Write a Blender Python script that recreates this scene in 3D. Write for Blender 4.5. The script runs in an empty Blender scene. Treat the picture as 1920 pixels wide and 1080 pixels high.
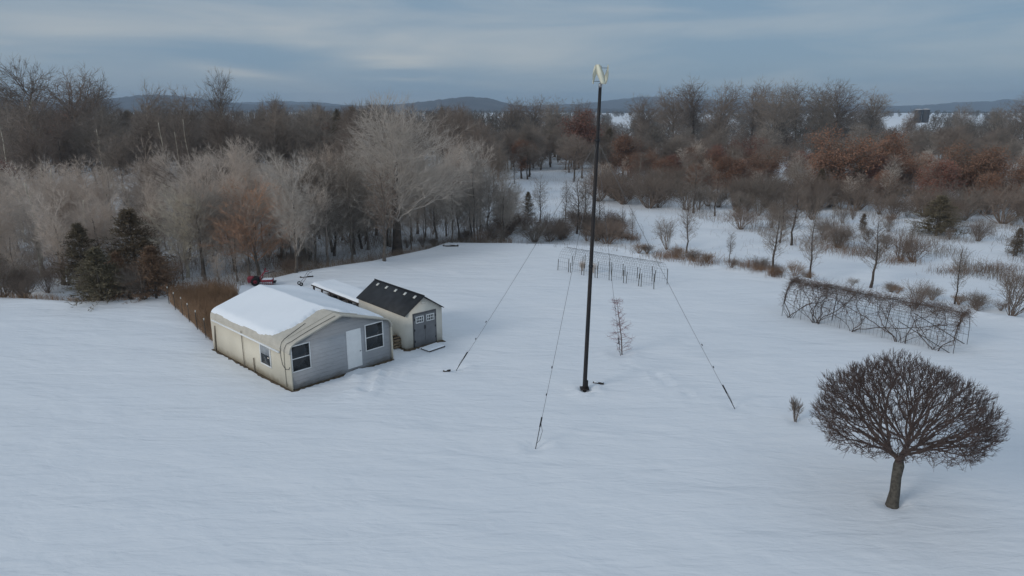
import bpy, math, random
import numpy as np
from mathutils import Vector, Matrix
S = bpy.context.scene
COL = S.collection
R = math.radians
rnd = random.Random(7)
F, YH, CAMH = 1280.0, 205.0, 12.7
PITCH = math.atan((540 - YH) / F)
CP, SP = math.cos(PITCH), math.sin(PITCH)

# ------------------------------------------------------------------ ground shape
def ray(px, py):
    u = (px - 960) / F; v = (py - 540) / F
    return u, CP - v * SP, -SP - v * CP
def flat(px, py, z=0.0):
    d = ray(px, py); k = (z - CAMH) / d[2]
    return d[0] * k, d[1] * k
def height_at(px, py, Y):                      # height of a sight line where it is Y metres away
    d = ray(px, py); return CAMH + d[2] * Y / d[1]
EDGE = sorted(flat(*p) for p in [(-500, 560), (0, 562), (150, 571), (300, 563), (420, 545), (560, 512), (700, 492), (800, 470), (840, 456),
                                 (960, 458), (1160, 466), (1210, 482), (1300, 492), (1450, 515), (1660, 550), (1850, 588), (2300, 650)])
EX = np.array([e[0] for e in EDGE]); EY = np.array([e[1] for e in EDGE])
_r = np.random.RandomState(3)
WV = [(_r.uniform(.6, 1.4), _r.uniform(0, 6.28), _r.uniform(0, 6.28)) for _ in range(40)]
def waves(x, y, scale, n0, n=6):
    h = 0
    for k in range(n):
        f, a, ph = WV[(n0 + k) % 40]
        h = h + np.sin((x * math.cos(a) + y * math.sin(a)) * f * 6.28 / scale + ph)
    return h / n
def sstep(t):
    t = np.clip(t, 0, 1); return t * t * (3 - 2 * t)
HOLLOW = [(*flat(1096, 729), .35, .10), (*flat(1005, 837), .45, .10), (*flat(857, 692), .45, .10), (*flat(1377, 765), .35, .06), (*flat(1673, 945), .40, .10), (*flat(1163, 664), .5, .10), (*flat(1492, 790), .3, .06)]
_f = np.random.RandomState(9)
for _t, _n in (([(672, 700), (700, 712), (745, 700), (800, 672)], 26), ([(672, 700), (690, 735), (640, 748)], 16), ([(1096, 735), (1130, 735)], 5), ([(1180, 680), (1300, 742)], 9)):
    _p = np.array([flat(*q) for q in _t])
    for _k in np.linspace(0, len(_t) - 1, _n):
        _i = min(int(_k), len(_t) - 2); _q = _p[_i] + (_p[_i + 1] - _p[_i]) * (_k - _i) + _f.normal(size=2) * .18
        HOLLOW.append((_q[0], _q[1], _f.uniform(.2, .34), _f.uniform(.04, .085)))
def gh1(x, y):
    d = y - float(np.interp(x, EX, EY))
    def w(sc, n0, n=6): return sum(math.sin((x * math.cos(WV[(n0 + k) % 40][1]) + y * math.sin(WV[(n0 + k) % 40][1])) * WV[(n0 + k) % 40][0] * 6.28 / sc + WV[(n0 + k) % 40][2]) for k in range(n)) / n
    def ss(t): t = min(1, max(0, t)); return t * t * (3 - 2 * t)
    out = ss(d / 3); ho = ss((math.hypot(x + 9.5, y - 36) - 9) / 8); h = .14 * math.exp(-min(50, ((d + .4) / .9) ** 2)) * ho - .55 * out
    if out < 1: h += (1 - out) * ho * (w(19, 0) * .10 + w(6, 8) * .025)
    ne = 1 - ss((y - 150) / 200)
    if out * ne > 0: h += out * ne * (w(14, 14) * .18 + w(3.7, 22) * .10)
    return h + ss((y - 500) / 1500) * 1.5 + (ss((y - 200) / 500) * w(260, 30) * 1.2 if y > 200 else 0)
def gh(x, y, hollows=False):
    x = np.asarray(x, float); y = np.asarray(y, float)
    d = y - np.interp(x, EX, EY)
    yard = 1 - sstep(d / 3.0)
    house = sstep((np.hypot(x + 9.5, y - 36) - 9) / 8)
    h = yard * house * (waves(x, y, 19, 0) * .10 + waves(x, y, 6, 8) * .025)
    h = h + .14 * np.exp(-((d + .4) / .9) ** 2) * house
    for (hx, hy, hr, hd_) in (HOLLOW if hollows else ()):
        q = np.hypot(x - hx, y - hy); h = h + hd_ * (np.exp(-(q / hr) ** 2) * -1 + .55 * np.exp(-((q - 1.7 * hr) / (.6 * hr)) ** 2))
    out = sstep(d / 3.0)
    near = 1 - sstep((y - 150) / 200)
    h = h - .55 * out + out * near * (waves(x, y, 14, 14) * .18 + waves(x, y, 3.7, 22) * .10)
    h = h + sstep((y - 500) / 1500) * 1.5 + sstep((y - 200) / 500) * waves(x, y, 260, 30) * 1.2
    return h
def at(px, py):
    z = 0.0
    for _ in range(4):
        x, y = flat(px, py, z); z = gh1(x, y)
    return x, y, z
def gz(x, y): return gh1(x, y)

# ------------------------------------------------------------------ mesh builder
class MB:
    def __init__(s): s.V = []; s.Fc = []; s.n = 0
    def add(s, V, Fs):
        V = np.asarray(V, float).reshape(-1, 3)
        s.V.append(V)
        if isinstance(Fs, np.ndarray): s.Fc.append(Fs + s.n)
        else:
            by = {}
            for f in Fs: by.setdefault(len(f), []).append(f)
            for k in by: s.Fc.append(np.array(by[k], int) + s.n)
        s.n += len(V); return s
    def box(s, c, d, rz=0, tilt=None):
        c = np.array(c, float); d = np.array(d, float) / 2
        V = np.array([[x, y, z] for z in (-1, 1) for y in (-1, 1) for x in (-1, 1)], float) * d
        if tilt is not None: V = V @ np.array(tilt).T
        if rz:
            a, b = math.cos(rz), math.sin(rz); V = V @ np.array([[a, b, 0], [-b, a, 0], [0, 0, 1]])
        return s.add(V + c, [(0, 2, 3, 1), (4, 5, 7, 6), (0, 1, 5, 4), (2, 6, 7, 3), (0, 4, 6, 2), (1, 3, 7, 5)])
    def path(s, P, rad, n=8, cap=True):        # one connected tube
        P = np.asarray(P, float); m = len(P)
        rad = np.full(m, rad) if np.isscalar(rad) else np.asarray(rad, float)
        T = np.gradient(P, axis=0); T /= np.linalg.norm(T, axis=1)[:, None] + 1e-9
        up = np.array([0, 0, 1.]) if abs(T[0][2]) < .8 else np.array([1., 0, 0])
        V = []
        for i in range(m):
            a = np.cross(T[i], up); a /= np.linalg.norm(a) + 1e-9; b = np.cross(T[i], a)
            th = np.arange(n) * 6.28318 / n
            V.append(P[i] + rad[i] * (np.cos(th)[:, None] * a + np.sin(th)[:, None] * b))
            up = -b if False else np.cross(a, T[i])
        V = np.concatenate(V)
        Fs = [(i * n + k, i * n + (k + 1) % n, (i + 1) * n + (k + 1) % n, (i + 1) * n + k) for i in range(m - 1) for k in range(n)]
        if cap: Fs += [tuple(range(n))[::-1], tuple((m - 1) * n + k for k in range(n))]
        return s.add(V, Fs)
    def tubes(s, P0, P1, R0, R1, n=3):         # many loose twigs at once
        P0 = np.asarray(P0, float); P1 = np.asarray(P1, float); N = len(P0)
        if not N: return s
        T = P1 - P0; T /= np.linalg.norm(T, axis=1)[:, None] + 1e-9
        U = np.where(np.abs(T[:, 2:3]) < .9, np.array([[0, 0, 1.]]), np.array([[1., 0, 0]]))
        A = np.cross(T, U); A /= np.linalg.norm(A, axis=1)[:, None] + 1e-9; B = np.cross(T, A)
        th = np.arange(n) * 6.28318 / n
        ring = np.cos(th)[None, :, None] * A[:, None, :] + np.sin(th)[None, :, None] * B[:, None, :]
        R0 = np.broadcast_to(np.asarray(R0, float), (N,))[:, None, None]; R1 = np.broadcast_to(np.asarray(R1, float), (N,))[:, None, None]
        V = np.concatenate([P0[:, None] + ring * R0, P1[:, None] + ring * R1], 1).reshape(-1, 3)
        base = (np.arange(N) * 2 * n)[:, None]; k = np.arange(n)[None]; k2 = (np.arange(n) + 1)[None] % n
        Q = np.stack([base + k, base + k2, base + n + k2, base + n + k], -1).reshape(-1, 4)
        return s.add(V, Q)
    def leaves(s, C, size, rs, flatness=0.0):
        C = np.asarray(C, float); N = len(C)
        A = rs.normal(size=(N, 3)); A[:, 2] *= (1 - flatness); A /= np.linalg.norm(A, axis=1)[:, None]
        B = np.cross(A, rs.normal(size=(N, 3))); B /= np.linalg.norm(B, axis=1)[:, None] + 1e-9
        sz = (rs.uniform(.6, 1.3, N) * size)[:, None]
        V = np.stack([C - A * sz, C + B * sz * .55, C + A * sz, C - B * sz * .55], 1).reshape(-1, 3)
        return s.add(V, (np.arange(N) * 4)[:, None] + np.arange(4)[None])
    def build(s, name, mat, parent=None, smooth=False, loc=None):
        me = bpy.data.meshes.new(name)
        V = np.concatenate(s.V); me.vertices.add(len(V)); me.vertices.foreach_set('co', V.ravel())
        tot = np.concatenate([np.full(len(f), f.shape[1]) for f in s.Fc]); lp = np.concatenate([f.ravel() for f in s.Fc])
        me.loops.add(len(lp)); me.loops.foreach_set('vertex_index', lp.astype(np.int32))
        me.polygons.add(len(tot)); st = np.concatenate([[0], np.cumsum(tot)[:-1]])
        me.polygons.foreach_set('loop_start', st.astype(np.int32))
        try: me.polygons.foreach_set('loop_total', tot.astype(np.int32))
        except Exception: pass
        if smooth: me.polygons.foreach_set('use_smooth', np.ones(len(tot), bool))
        me.update(calc_edges=True); me.validate()
        me.materials.append(mat)
        o = bpy.data.objects.new(name, me); COL.objects.link(o)
        if parent is not None: o.parent = parent
        if loc is not None: o.location = loc
        return o

def tag(o, label=None, cat=None, group=None, kind=None):
    if label: o['label'] = label
    if cat: o['category'] = cat
    if group: o['group'] = group
    if kind: o['kind'] = kind
    return o
def thing(name, label, cat, loc=(0, 0, 0), rz=0, group=None):
    o = bpy.data.objects.new(name, None); COL.objects.link(o); o.empty_display_size = .3
    o.location = loc; o.rotation_euler = (0, 0, rz)
    return tag(o, label, cat, group)
def bevel(o, w=.01, seg=2):
    m = o.modifiers.new('bevel', 'BEVEL'); m.width = w; m.segments = seg; m.limit_method = 'ANGLE'; return o

# ------------------------------------------------------------------ materials
def mat(name, col, rough=.85, var=.25, scale=6.0, objvar=0.0, bump=0.0, bscale=30., spec=.25, stretch=(1, 1, 1), metal=0.0, col2=None, objhue=None):
    m = bpy.data.materials.new(name); m.use_nodes = True
    nt = m.node_tree; N = nt.nodes; L = nt.links; b = N['Principled BSDF']
    b.inputs['Roughness'].default_value = rough; b.inputs['Specular IOR Level'].default_value = spec; b.inputs['Metallic'].default_value = metal
    tc = N.new('ShaderNodeTexCoord'); mp = N.new('ShaderNodeMapping'); mp.inputs['Scale'].default_value = stretch
    L.new(tc.outputs['Object'], mp.inputs['Vector'])
    nz = N.new('ShaderNodeTexNoise'); nz.inputs['Scale'].default_value = scale; nz.inputs['Detail'].default_value = 5
    L.new(mp.outputs[0], nz.inputs['Vector'])
    mx = N.new('ShaderNodeMix'); mx.data_type = 'RGBA'
    c2 = col2 if col2 else tuple(c * (1 - var) for c in col)
    c1 = col if col2 else tuple(min(1, c * (1 + var)) for c in col)
    mx.inputs['A'].default_value = (*c1, 1); mx.inputs['B'].default_value = (*c2, 1)
    rp = N.new('ShaderNodeValToRGB'); rp.color_ramp.elements[0].position = .35; rp.color_ramp.elements[1].position = .68
    L.new(nz.outputs['Fac'], rp.inputs[0]); L.new(rp.outputs[0], mx.inputs['Factor'])
    out = mx.outputs['Result']
    if objvar:
        oi = N.new('ShaderNodeObjectInfo'); mr = N.new('ShaderNodeMapRange')
        mr.inputs['To Min'].default_value = 1 - objvar; mr.inputs['To Max'].default_value = 1 + objvar
        L.new(oi.outputs['Random'], mr.inputs['Value'])
        vm = N.new('ShaderNodeVectorMath'); vm.operation = 'SCALE'; L.new(out, vm.inputs[0]); L.new(mr.outputs[0], vm.inputs['Scale'])
        out = vm.outputs[0]
        if objhue:
            m2 = N.new('ShaderNodeMix'); m2.data_type = 'RGBA'; m2.inputs['B'].default_value = (*objhue, 1)
            ml = N.new('ShaderNodeMath'); ml.operation = 'MULTIPLY'; ml.inputs[1].default_value = 7.31
            fr = N.new('ShaderNodeMath'); fr.operation = 'FRACT'
            pw = N.new('ShaderNodeMath'); pw.operation = 'MULTIPLY'; pw.inputs[1].default_value = .6
            L.new(oi.outputs['Random'], ml.inputs[0]); L.new(ml.outputs[0], fr.inputs[0]); L.new(fr.outputs[0], pw.inputs[0])
            L.new(pw.outputs[0], m2.inputs['Factor']); L.new(out, m2.inputs['A']); out = m2.outputs['Result']
    L.new(out, b.inputs['Base Color'])
    if bump:
        n2 = N.new('ShaderNodeTexNoise'); n2.inputs['Scale'].default_value = bscale; n2.inputs['Detail'].default_value = 4
        L.new(mp.outputs[0], n2.inputs['Vector'])
        bp = N.new('ShaderNodeBump'); bp.inputs['Strength'].default_value = bump; bp.inputs['Distance'].default_value = .02
        L.new(n2.outputs['Fac'], bp.inputs['Height']); L.new(bp.outputs[0], b.inputs['Normal'])
    return m
def siding(name, col, pitch, axis='Z', depth=.012, var=.08):
    m = mat(name, col, .6, var, 2.5); nt = m.node_tree; N = nt.nodes; L = nt.links
    tc = N.new('ShaderNodeTexCoord'); sp = N.new('ShaderNodeSeparateXYZ'); L.new(tc.outputs['Object'], sp.inputs[0])
    mu = N.new('ShaderNodeMath'); mu.operation = 'MULTIPLY'; mu.inputs[1].default_value = 1 / pitch; L.new(sp.outputs[axis], mu.inputs[0])
    fr = N.new('ShaderNodeMath'); fr.operation = 'FRACT'; L.new(mu.outputs[0], fr.inputs[0])
    bp = N.new('ShaderNodeBump'); bp.invert = True; bp.inputs['Distance'].default_value = depth; bp.inputs['Strength'].default_value = .9
    L.new(fr.outputs[0], bp.inputs['Height']); L.new(bp.outputs[0], N['Principled BSDF'].inputs['Normal'])
    return m
def snow_mat(name, amp=1.0, dim=1.0):
    m = bpy.data.materials.new(name); m.use_nodes = True
    nt = m.node_tree; N = nt.nodes; L = nt.links; b = N['Principled BSDF']
    b.inputs['Roughness'].default_value = .65; b.inputs['Specular IOR Level'].default_value = .2
    tc = N.new('ShaderNodeTexCoord')
    def noise(scale, sc, det, dist=0, rough=.5):
        mp = N.new('ShaderNodeMapping'); mp.inputs['Scale'].default_value = sc; mp.inputs['Rotation'].default_value = (0, 0, R(9))
        L.new(tc.outputs['Object'], mp.inputs[0])
        n = N.new('ShaderNodeTexNoise'); n.inputs['Scale'].default_value = scale; n.inputs['Detail'].default_value = det
        n.inputs['Distortion'].default_value = dist; n.inputs['Roughness'].default_value = rough
        L.new(mp.outputs[0], n.inputs['Vector']); return n
    big = noise(.16, (1, 1, 1), 4); cm = N.new('ShaderNodeMix'); cm.data_type = 'RGBA'
    cm.inputs['A'].default_value = (.785 * dim, .83 * dim, .89 * dim, 1); cm.inputs['B'].default_value = (.86 * dim, .885 * dim, .92 * dim, 1)
    L.new(big.outputs['Fac'], cm.inputs['Factor']); L.new(cm.outputs['Result'], b.inputs['Base Color'])
    rip = noise(.9, (.55, 2.0, 1), 5, .6, .55); fine = noise(5, (.7, 1.6, 1), 4); dr = noise(.35, (.6, 1.3, 1), 3, .4)
    prev = None
    for n, d, st in ((dr, .30, .7), (rip, .085, .85), (fine, .016, .8)):
        bp = N.new('ShaderNodeBump'); bp.inputs['Distance'].default_value = d * amp; bp.inputs['Strength'].default_value = st
        L.new(n.outputs['Fac'], bp.inputs['Height'])
        if prev: L.new(prev.outputs[0], bp.inputs['Normal'])
        prev = bp
    L.new(prev.outputs[0], b.inputs['Normal'])
    return m
M = {}
M['snow'] = snow_mat('snow_surface', 1.0, .925); M['roof_snow'] = snow_mat('fresh_snow', .35)
M['bark_grey'] = mat('grey_bark', (.24, .21, .185), .95, .3, 3, .22, objhue=(.15, .115, .09))
M['twig_grey'] = mat('grey_twigs', (.60, .525, .46), .95, .15, 1.2, .30, objhue=(.50, .385, .305))
M['twig_pale'] = mat('pale_twigs', (.68, .61, .50), .95, .12, 1.2, .1)
M['twig_orange'] = mat('orange_twigs', (.52, .315, .21), .95, .15, 1.2, .1)
M['bark_dark'] = mat('dark_bark', (.14, .118, .10), .95, .3, 3, .25)
M['twig_dark'] = mat('dark_twigs', (.255, .218, .185), .95, .25, 1.0, .28, objhue=(.23, .165, .13))
M['bark_deep'] = mat('deep_brown_bark', (.075, .06, .05), .95, .3, 3, .2)
M['bark_pale'] = mat('pale_bark', (.52, .47, .38), .9, .3, 1.5, .15)
M['bark_round'] = mat('ornamental_bark', (.085, .076, .064), .95, .4, 9, bump=.8, bscale=22)
M['twig_round'] = mat('ornamental_twigs', (.112, .080, .070), .9, .25, 3)
M['leaf_rust'] = mat('rust_leaves', (.265, .14, .09), .9, .3, .8, .25, objhue=(.20, .125, .085))
M['leaf_red'] = mat('dark_red_leaves', (.23, .11, .08), .9, .3, .8, .2)
M['needle'] = mat('evergreen_needles', (.135, .115, .075), .9, .35, 1.5, .2, objhue=(.18, .12, .08))
M['needle_brown'] = mat('bronzed_needles', (.22, .14, .09), .9, .4, 1.5, .15)
M['brush'] = mat('brush_stems', (.23, .195, .165), .95, .3, 1.0, .3, objhue=(.23, .15, .11))
M['brush_far'] = mat('far_wood_twigs', (.135, .118, .102), .95, .35, .03)
M['dry_grass'] = mat('dry_grass_stalks', (.27, .175, .11), .95, .3, .6)
M['rust_grass'] = mat('rusty_grass_stalks', (.23, .145, .095), .95, .35, .5)
M['weed'] = mat('weed_stalks', (.21, .165, .13), .95, .3, .3)
M['cream'] = mat('cream_metal', (.68, .62, .50), .5, .06, .8, bump=.12, bscale=3)
def stain(m, z0, z1, col):
    nt = m.node_tree; N = nt.nodes; L = nt.links; b = N['Principled BSDF']; src = b.inputs['Base Color'].links[0].from_socket
    tc = N.new('ShaderNodeTexCoord'); sp = N.new('ShaderNodeSeparateXYZ'); L.new(tc.outputs['Object'], sp.inputs[0])
    nz = N.new('ShaderNodeTexNoise'); nz.inputs['Scale'].default_value = 3.5; nz.inputs['Detail'].default_value = 5; L.new(tc.outputs['Object'], nz.inputs['Vector'])
    ad = N.new('ShaderNodeMath'); ad.operation = 'MULTIPLY_ADD'; ad.inputs[1].default_value = -.5; L.new(nz.outputs['Fac'], ad.inputs[0]); L.new(sp.outputs['Z'], ad.inputs[2])
    mr = N.new('ShaderNodeMapRange'); mr.inputs['From Min'].default_value = z1 - .25; mr.inputs['From Max'].default_value = z0 - .25; mr.inputs['To Max'].default_value = .5; L.new(ad.outputs[0], mr.inputs['Value'])
    mx = N.new('ShaderNodeMix'); mx.data_type = 'RGBA'; mx.inputs['B'].default_value = (*col, 1); L.new(mr.outputs[0], mx.inputs['Factor']); L.new(src, mx.inputs['A']); L.new(mx.outputs['Result'], b.inputs['Base Color'])
stain(M['cream'], .0, .38, (.25, .19, .11))
M['roof_metal'] = siding('cream_ribbed_metal', (.50, .465, .40), .23, 'Y', .012)
M['roof_trim'] = mat('cream_roof_trim', (.56, .52, .44), .5, .08, 3)
M['grey_siding'] = siding('grey_lap_siding', (.41, .415, .43), .20, 'Z', .03, .03)
stain(M['grey_siding'], .0, .30, (.17, .14, .10))
M['white'] = mat('white_paint', (.80, .80, .79), .45, .04, 3)
M['glass'] = mat('dark_window_glass', (.018, .021, .024), .12, .2, 2, spec=.5)
M['glass_pale'] = mat('pale_window_blind', (.30, .32, .34), .35, .1, 2)
M['dirt'] = mat('bare_dirt', (.10, .075, .05), .95, .4, 4, bump=.8)
M['cable'] = mat('black_cable', (.03, .03, .03), .6)
M['pipe'] = mat('weathered_pipe', (.28, .24, .19), .6, .3, 3)
M['resin'] = mat('cream_resin', (.70, .66, .58), .6, .05, 1.5, bump=.1, bscale=6)
M['shingle'] = siding('charcoal_shingle', (.028, .030, .034), .16, 'Y', .008, .25)
M['door_grey'] = mat('grey_resin', (.18, .182, .19), .55, .08, 3)
M['trim_grey'] = mat('dark_grey_trim', (.12, .12, .125), .6, .1, 3)
M['skylight'] = mat('skylight_panel', (.62, .62, .58), .4, .05)
M['black'] = mat('black_metal', (.022, .022, .025), .5, .3, 4)
M['mast'] = mat('mast_paint', (.017, .018, .021), .55, .5, 1.3, col2=(.032, .024, .020), stretch=(1, 1, .35))
M['wire'] = mat('galvanised_wire', (.15, .15, .155), .5, .2, 3, metal=.3)
M['wire_dark'] = mat('dark_wire', (.075, .072, .07), .6, .2, 3)
M['blade'] = mat('cream_blade', (.76, .735, .58), .5, .05, 2)
M['wood'] = mat('weathered_wood', (.24, .18, .12), .9, .35, 5, stretch=(1, 6, 6))
M['wood_dark'] = mat('dark_wet_wood', (.055, .045, .04), .9, .4, 5)
M['red'] = mat('faded_red_paint', (.25, .045, .06), .6, .25, 4)
M['steel'] = mat('bare_steel', (.30, .30, .31), .4, .2, 5, metal=.6)
M['rubber'] = mat('rubber', (.02, .02, .02), .8)
M['silo'] = mat('grey_stave', (.05, .05, .055), .8, .35, .5, stretch=(4, 4, .1))
M['silo_top'] = mat('pale_silo_cap', (.45, .45, .46), .6, .1)
M['post_green'] = mat('green_steel_post', (.078, .074, .068), .7, .3, 3)
M['hill'] = mat('wooded_hill', (.050, .048, .056), .95, .35, .012, col2=(.085, .08, .09))
M['vine'] = mat('vine_bark', (.078, .060, .052), .95, .3, 4)
M['vine_twig'] = mat('vine_twigs', (.15, .108, .088), .95, .3, 2)

# ------------------------------------------------------------------ ground, hills
def ground():
    xs = np.unique(np.concatenate([np.arange(-32, 36, .3), np.arange(-60, 60.1, .6), np.sign(np.linspace(-1, 1, 161)) * 60 * (9500 / 60) ** np.abs(np.linspace(-1, 1, 161))]))
    ys = np.unique(np.concatenate([np.arange(12, 62, .3), np.arange(0, 110, .6), np.linspace(-60, 0, 20), 110 * (9000 / 110) ** np.linspace(0, 1, 110)]))
    X, Y = np.meshgrid(xs, ys); Z = gh(X, Y, True)
    nx, ny = len(xs), len(ys); i = np.arange(nx - 1)[None] + np.arange(ny - 1)[:, None] * nx
    Q = np.stack([i, i + 1, i + 1 + nx, i + nx], -1).reshape(-1, 4)
    m = MB(); m.add(np.stack([X, Y, Z], -1).reshape(-1, 3), Q)
    tag(m.build('ground', M['snow'], smooth=True), 'snow covered ground', None, None, 'structure')
ground()
def ridge(name, D, depth, prof, seed, label):
    px = np.array([p[0] for p in prof]); py = np.array([p[1] for p in prof])
    cols = np.arange(-500, 2421, 6.0)
    rows = np.linspace(-1, 1, 26)
    tops = np.interp(cols, px, py)
    az = (cols - 960) / F / CP
    Htop = np.array([height_at(960, t, D) for t in tops])
    rs = np.random.RandomState(seed)
    m = MB(); V = []
    for r in rows:
        y = D + depth * (r + .0)
        bell = np.cos(r * math.pi / 2) ** 1.3
        x = az * y
        base = 4.0
        tex = rs.normal(size=len(cols)) * 1.6 * (D / 3000) + waves(x, y + 0 * x, 420, seed) * 6
        V.append(np.stack([x, np.full(len(cols), y), base + (Htop - base) * bell + tex * bell], -1))
    V = np.concatenate(V); n = len(cols)
    i = np.arange(n - 1)[None] + np.arange(len(rows) - 1)[:, None] * n
    m.add(V, np.stack([i, i + 1, i + 1 + n, i + n], -1).reshape(-1, 4))
    tag(m.build(name, M['hill'], smooth=False), label, None, None, 'structure')
ridge('hills', 2900, 500, [(-500, 176), (0, 182), (160, 193), (240, 188), (320, 177), (370, 179), (430, 188), (500, 196), (600, 197), (680, 201), (760, 196), (830, 187), (880, 183),
      (920, 186), (960, 196), (1030, 202), (1080, 203), (1150, 204), (1300, 210), (1500, 214), (2420, 216)], 2, 'low wooded hills on the horizon')
ridge('far_hills', 4600, 900, [(-500, 190), (400, 196), (560, 190), (620, 192), (700, 200), (980, 200), (1080, 195), (1140, 187), (1190, 182), (1250, 183), (1330, 190), (1450, 197), (1600, 199), (1680, 198),
      (1740, 192), (1800, 190), (1824, 185), (1850, 190), (1920, 194), (2420, 190)], 5, 'blue wooded ridge on the horizon')

# ------------------------------------------------------------------ tree growing
def grow(root, pts, rs, rt, expo, up=0.0, near=.06, nlimb=10, jit=.05, rmax=9):
    N0 = len(pts); segs = []; tips = []
    st = [(np.array(root, float), np.arange(N0))]
    while st:
        p, idx = st.pop(); n = len(idx)
        if n == 1:
            t = pts[idx[0]]; segs.append((p, t, rt * 1.15, rt * .6)); tips.append((p, t)); continue
        P = pts[idx]
        best = None
        for _ in range(4):
            a = rs.normal(size=3); pr = P @ (a / np.linalg.norm(a)); v = pr.var()
            if best is None or v > best[0]: best = (v, pr)
        pr = best[1]; k = int(np.clip(round(n * rs.uniform(.36, .64)), 1, n - 1)); od = np.argsort(pr)
        for sub in (od[:k], od[k:]):
            q0 = P[sub].mean(0); d = q0 - p; L = np.linalg.norm(d)
            f = rs.uniform(near * .5, near * 1.5) if n > N0 / nlimb else rs.uniform(.26, .46)
            if len(sub) == 1: f = rs.uniform(.45, .65)
            q = p + d * f + rs.normal(size=3) * L * jit * min(1, f * 3); q[2] += up * L * f
            ra = min(rmax, rt * n ** expo); rb = min(rmax, rt * len(sub) ** expo)
            segs.append((p, q, (ra * .35 + rb * .65), rb)); st.append((q, idx[sub]))
    return segs, tips
def seg_mesh(m, segs, rs, bend=.05, big=.03):
    if not segs: return
    P0 = np.array([s[0] for s in segs]); P1 = np.array([s[1] for s in segs]); r0 = np.array([s[2] for s in segs]); r1 = np.array([s[3] for s in segs])
    L = np.linalg.norm(P1 - P0, axis=1)
    lg = L > .5
    mid = (P0 + P1) / 2 + rs.normal(size=P0.shape) * (L * bend)[:, None]; rm = (r0 + r1) / 2
    A0 = np.concatenate([P0[~lg], P0[lg], mid[lg]]); A1 = np.concatenate([P1[~lg], mid[lg], P1[lg]])
    B0 = np.concatenate([r0[~lg], r0[lg], rm[lg]]); B1 = np.concatenate([r1[~lg], rm[lg], r1[lg]])
    th = np.maximum(B0, B1) > big
    m.tubes(A0[th], A1[th], B0[th], B1[th], 6); m.tubes(A0[~th], A1[~th], B0[~th], B1[~th], 3)
def twigs(m, tips, rs, k, ln, r, up=.3, spread=.6):
    if not tips: return
    P = np.array([t[0] for t in tips]); T = np.array([t[1] for t in tips])
    P = np.repeat(P, k, 0); T = np.repeat(T, k, 0); n = len(P)
    u = rs.uniform(.25, 1, (n, 1)); s = P + (T - P) * u; d = T - P; d /= np.linalg.norm(d, axis=1)[:, None] + 1e-9
    d = d * .8 + rs.normal(size=(n, 3)) * spread; d[:, 2] += up; d /= np.linalg.norm(d, axis=1)[:, None] + 1e-9
    m.tubes(s, s + d * (ln * rs.uniform(.5, 1.2, (n, 1))), r, r * .45, 3)
def shell(rs, n, c, ax, lo=.55, zmin=None, power=1.0):
    out = []
    while len(out) < n:
        v = rs.normal(size=3); v /= np.linalg.norm(v)
        q = lo + (1 - lo) * rs.uniform() ** .6
        q *= 1 + .10 * math.sin(v[0] * 5 + v[1] * 3 + c[0]) + .07 * math.sin(v[2] * 7 + v[1] * 6)
        p = np.array(c) + v * np.array(ax) * q
        if zmin is None or p[2] > zmin: out.append(p)
    return np.array(out)
def blobs(rs, n, c, ax, k=9, sg=.30, zmin=0.0):
    c = np.array(c, float); ax = np.array(ax, float); B = []
    while len(B) < k:
        v = rs.normal(size=3); v /= np.linalg.norm(v); p = c + v * ax * rs.uniform(.35, .78)
        if p[2] > zmin + .3: B.append(p)
    w = rs.uniform(.5, 1.3, k); w /= w.sum(); out = []
    while len(out) < n:
        b = B[rs.choice(k, p=w)]; g = rs.normal(size=3)
        if np.linalg.norm(g) > 1.9: continue
        p = b + g * ax * sg
        if p[2] > zmin: out.append(p)
    return np.array(out)
def tree_geo(seed, H, fork, leader, pts, rb, rt, expo=.42, nk=7, tw=(4, .5, .004, .3, .6), near=.10, nlimb=4, up=.05, slope=.8, leaf=None, wob=.02, rtop=None, mats=None):
    """trunk is one tapered tube; the crown holds limbs, branches and twigs (and leaves)"""
    rs = np.random.RandomState(seed)
    m1 = MB(); zt = H * leader; K = 9
    zz = np.linspace(0, zt, K); w = rs.normal(size=(K, 2)) * wob * H; w[0] = 0; w = np.cumsum(w, 0) * .45
    path = np.stack([w[:, 0], w[:, 1], zz], -1)
    rtop = rtop if rtop else rt * 6
    rad = rb + (rtop - rb) * (zz / zt) ** .8; rad[0] *= 1.3
    pth = path.copy(); pth[0, 2] = -.25
    m1.path(pth, rad, 8)
    att = np.array([[np.interp(z, zz, path[:, 0]), np.interp(z, zz, path[:, 1]), z] for z in np.linspace(fork, zt, nk)]) if nk > 1 else path[-1:]
    m2 = MB(); hd = np.hypot(pts[:, 0], pts[:, 1])
    want = pts[:, 2] - slope * hd + rs.normal(size=len(pts)) * H * .03
    own = np.argmin(np.abs(want[:, None] - att[None, :, 2]), 1)
    alltips = []
    for a in range(len(att)):
        sub = pts[own == a]
        if len(sub) == 0: continue
        rlim = np.interp(att[a][2], zz, rad) * .8
        sg, tp = grow(att[a], sub, rs, rt, expo, up, near, nlimb, rmax=rlim); seg_mesh(m2, sg, rs); alltips += tp
    twigs(m2, alltips, rs, tw[0], tw[1], tw[2], tw[3], tw[4])
    m3 = None
    if leaf:
        T = np.array([t[1] for t in alltips]); T = T[np.sin(T[:, 0] * 1.9 + seed) + np.sin(T[:, 1] * 2.1) + np.sin(T[:, 2] * 2.6 + seed) + rs.normal(size=len(T)) * .5 > -1.15]; C = np.repeat(T, leaf[0], 0)
        C = C + rs.normal(size=C.shape) * leaf[2]
        m3 = MB(); m3.leaves(C, leaf[1], rs)
    return m1, m2, m3
PROTO = {}
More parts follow.
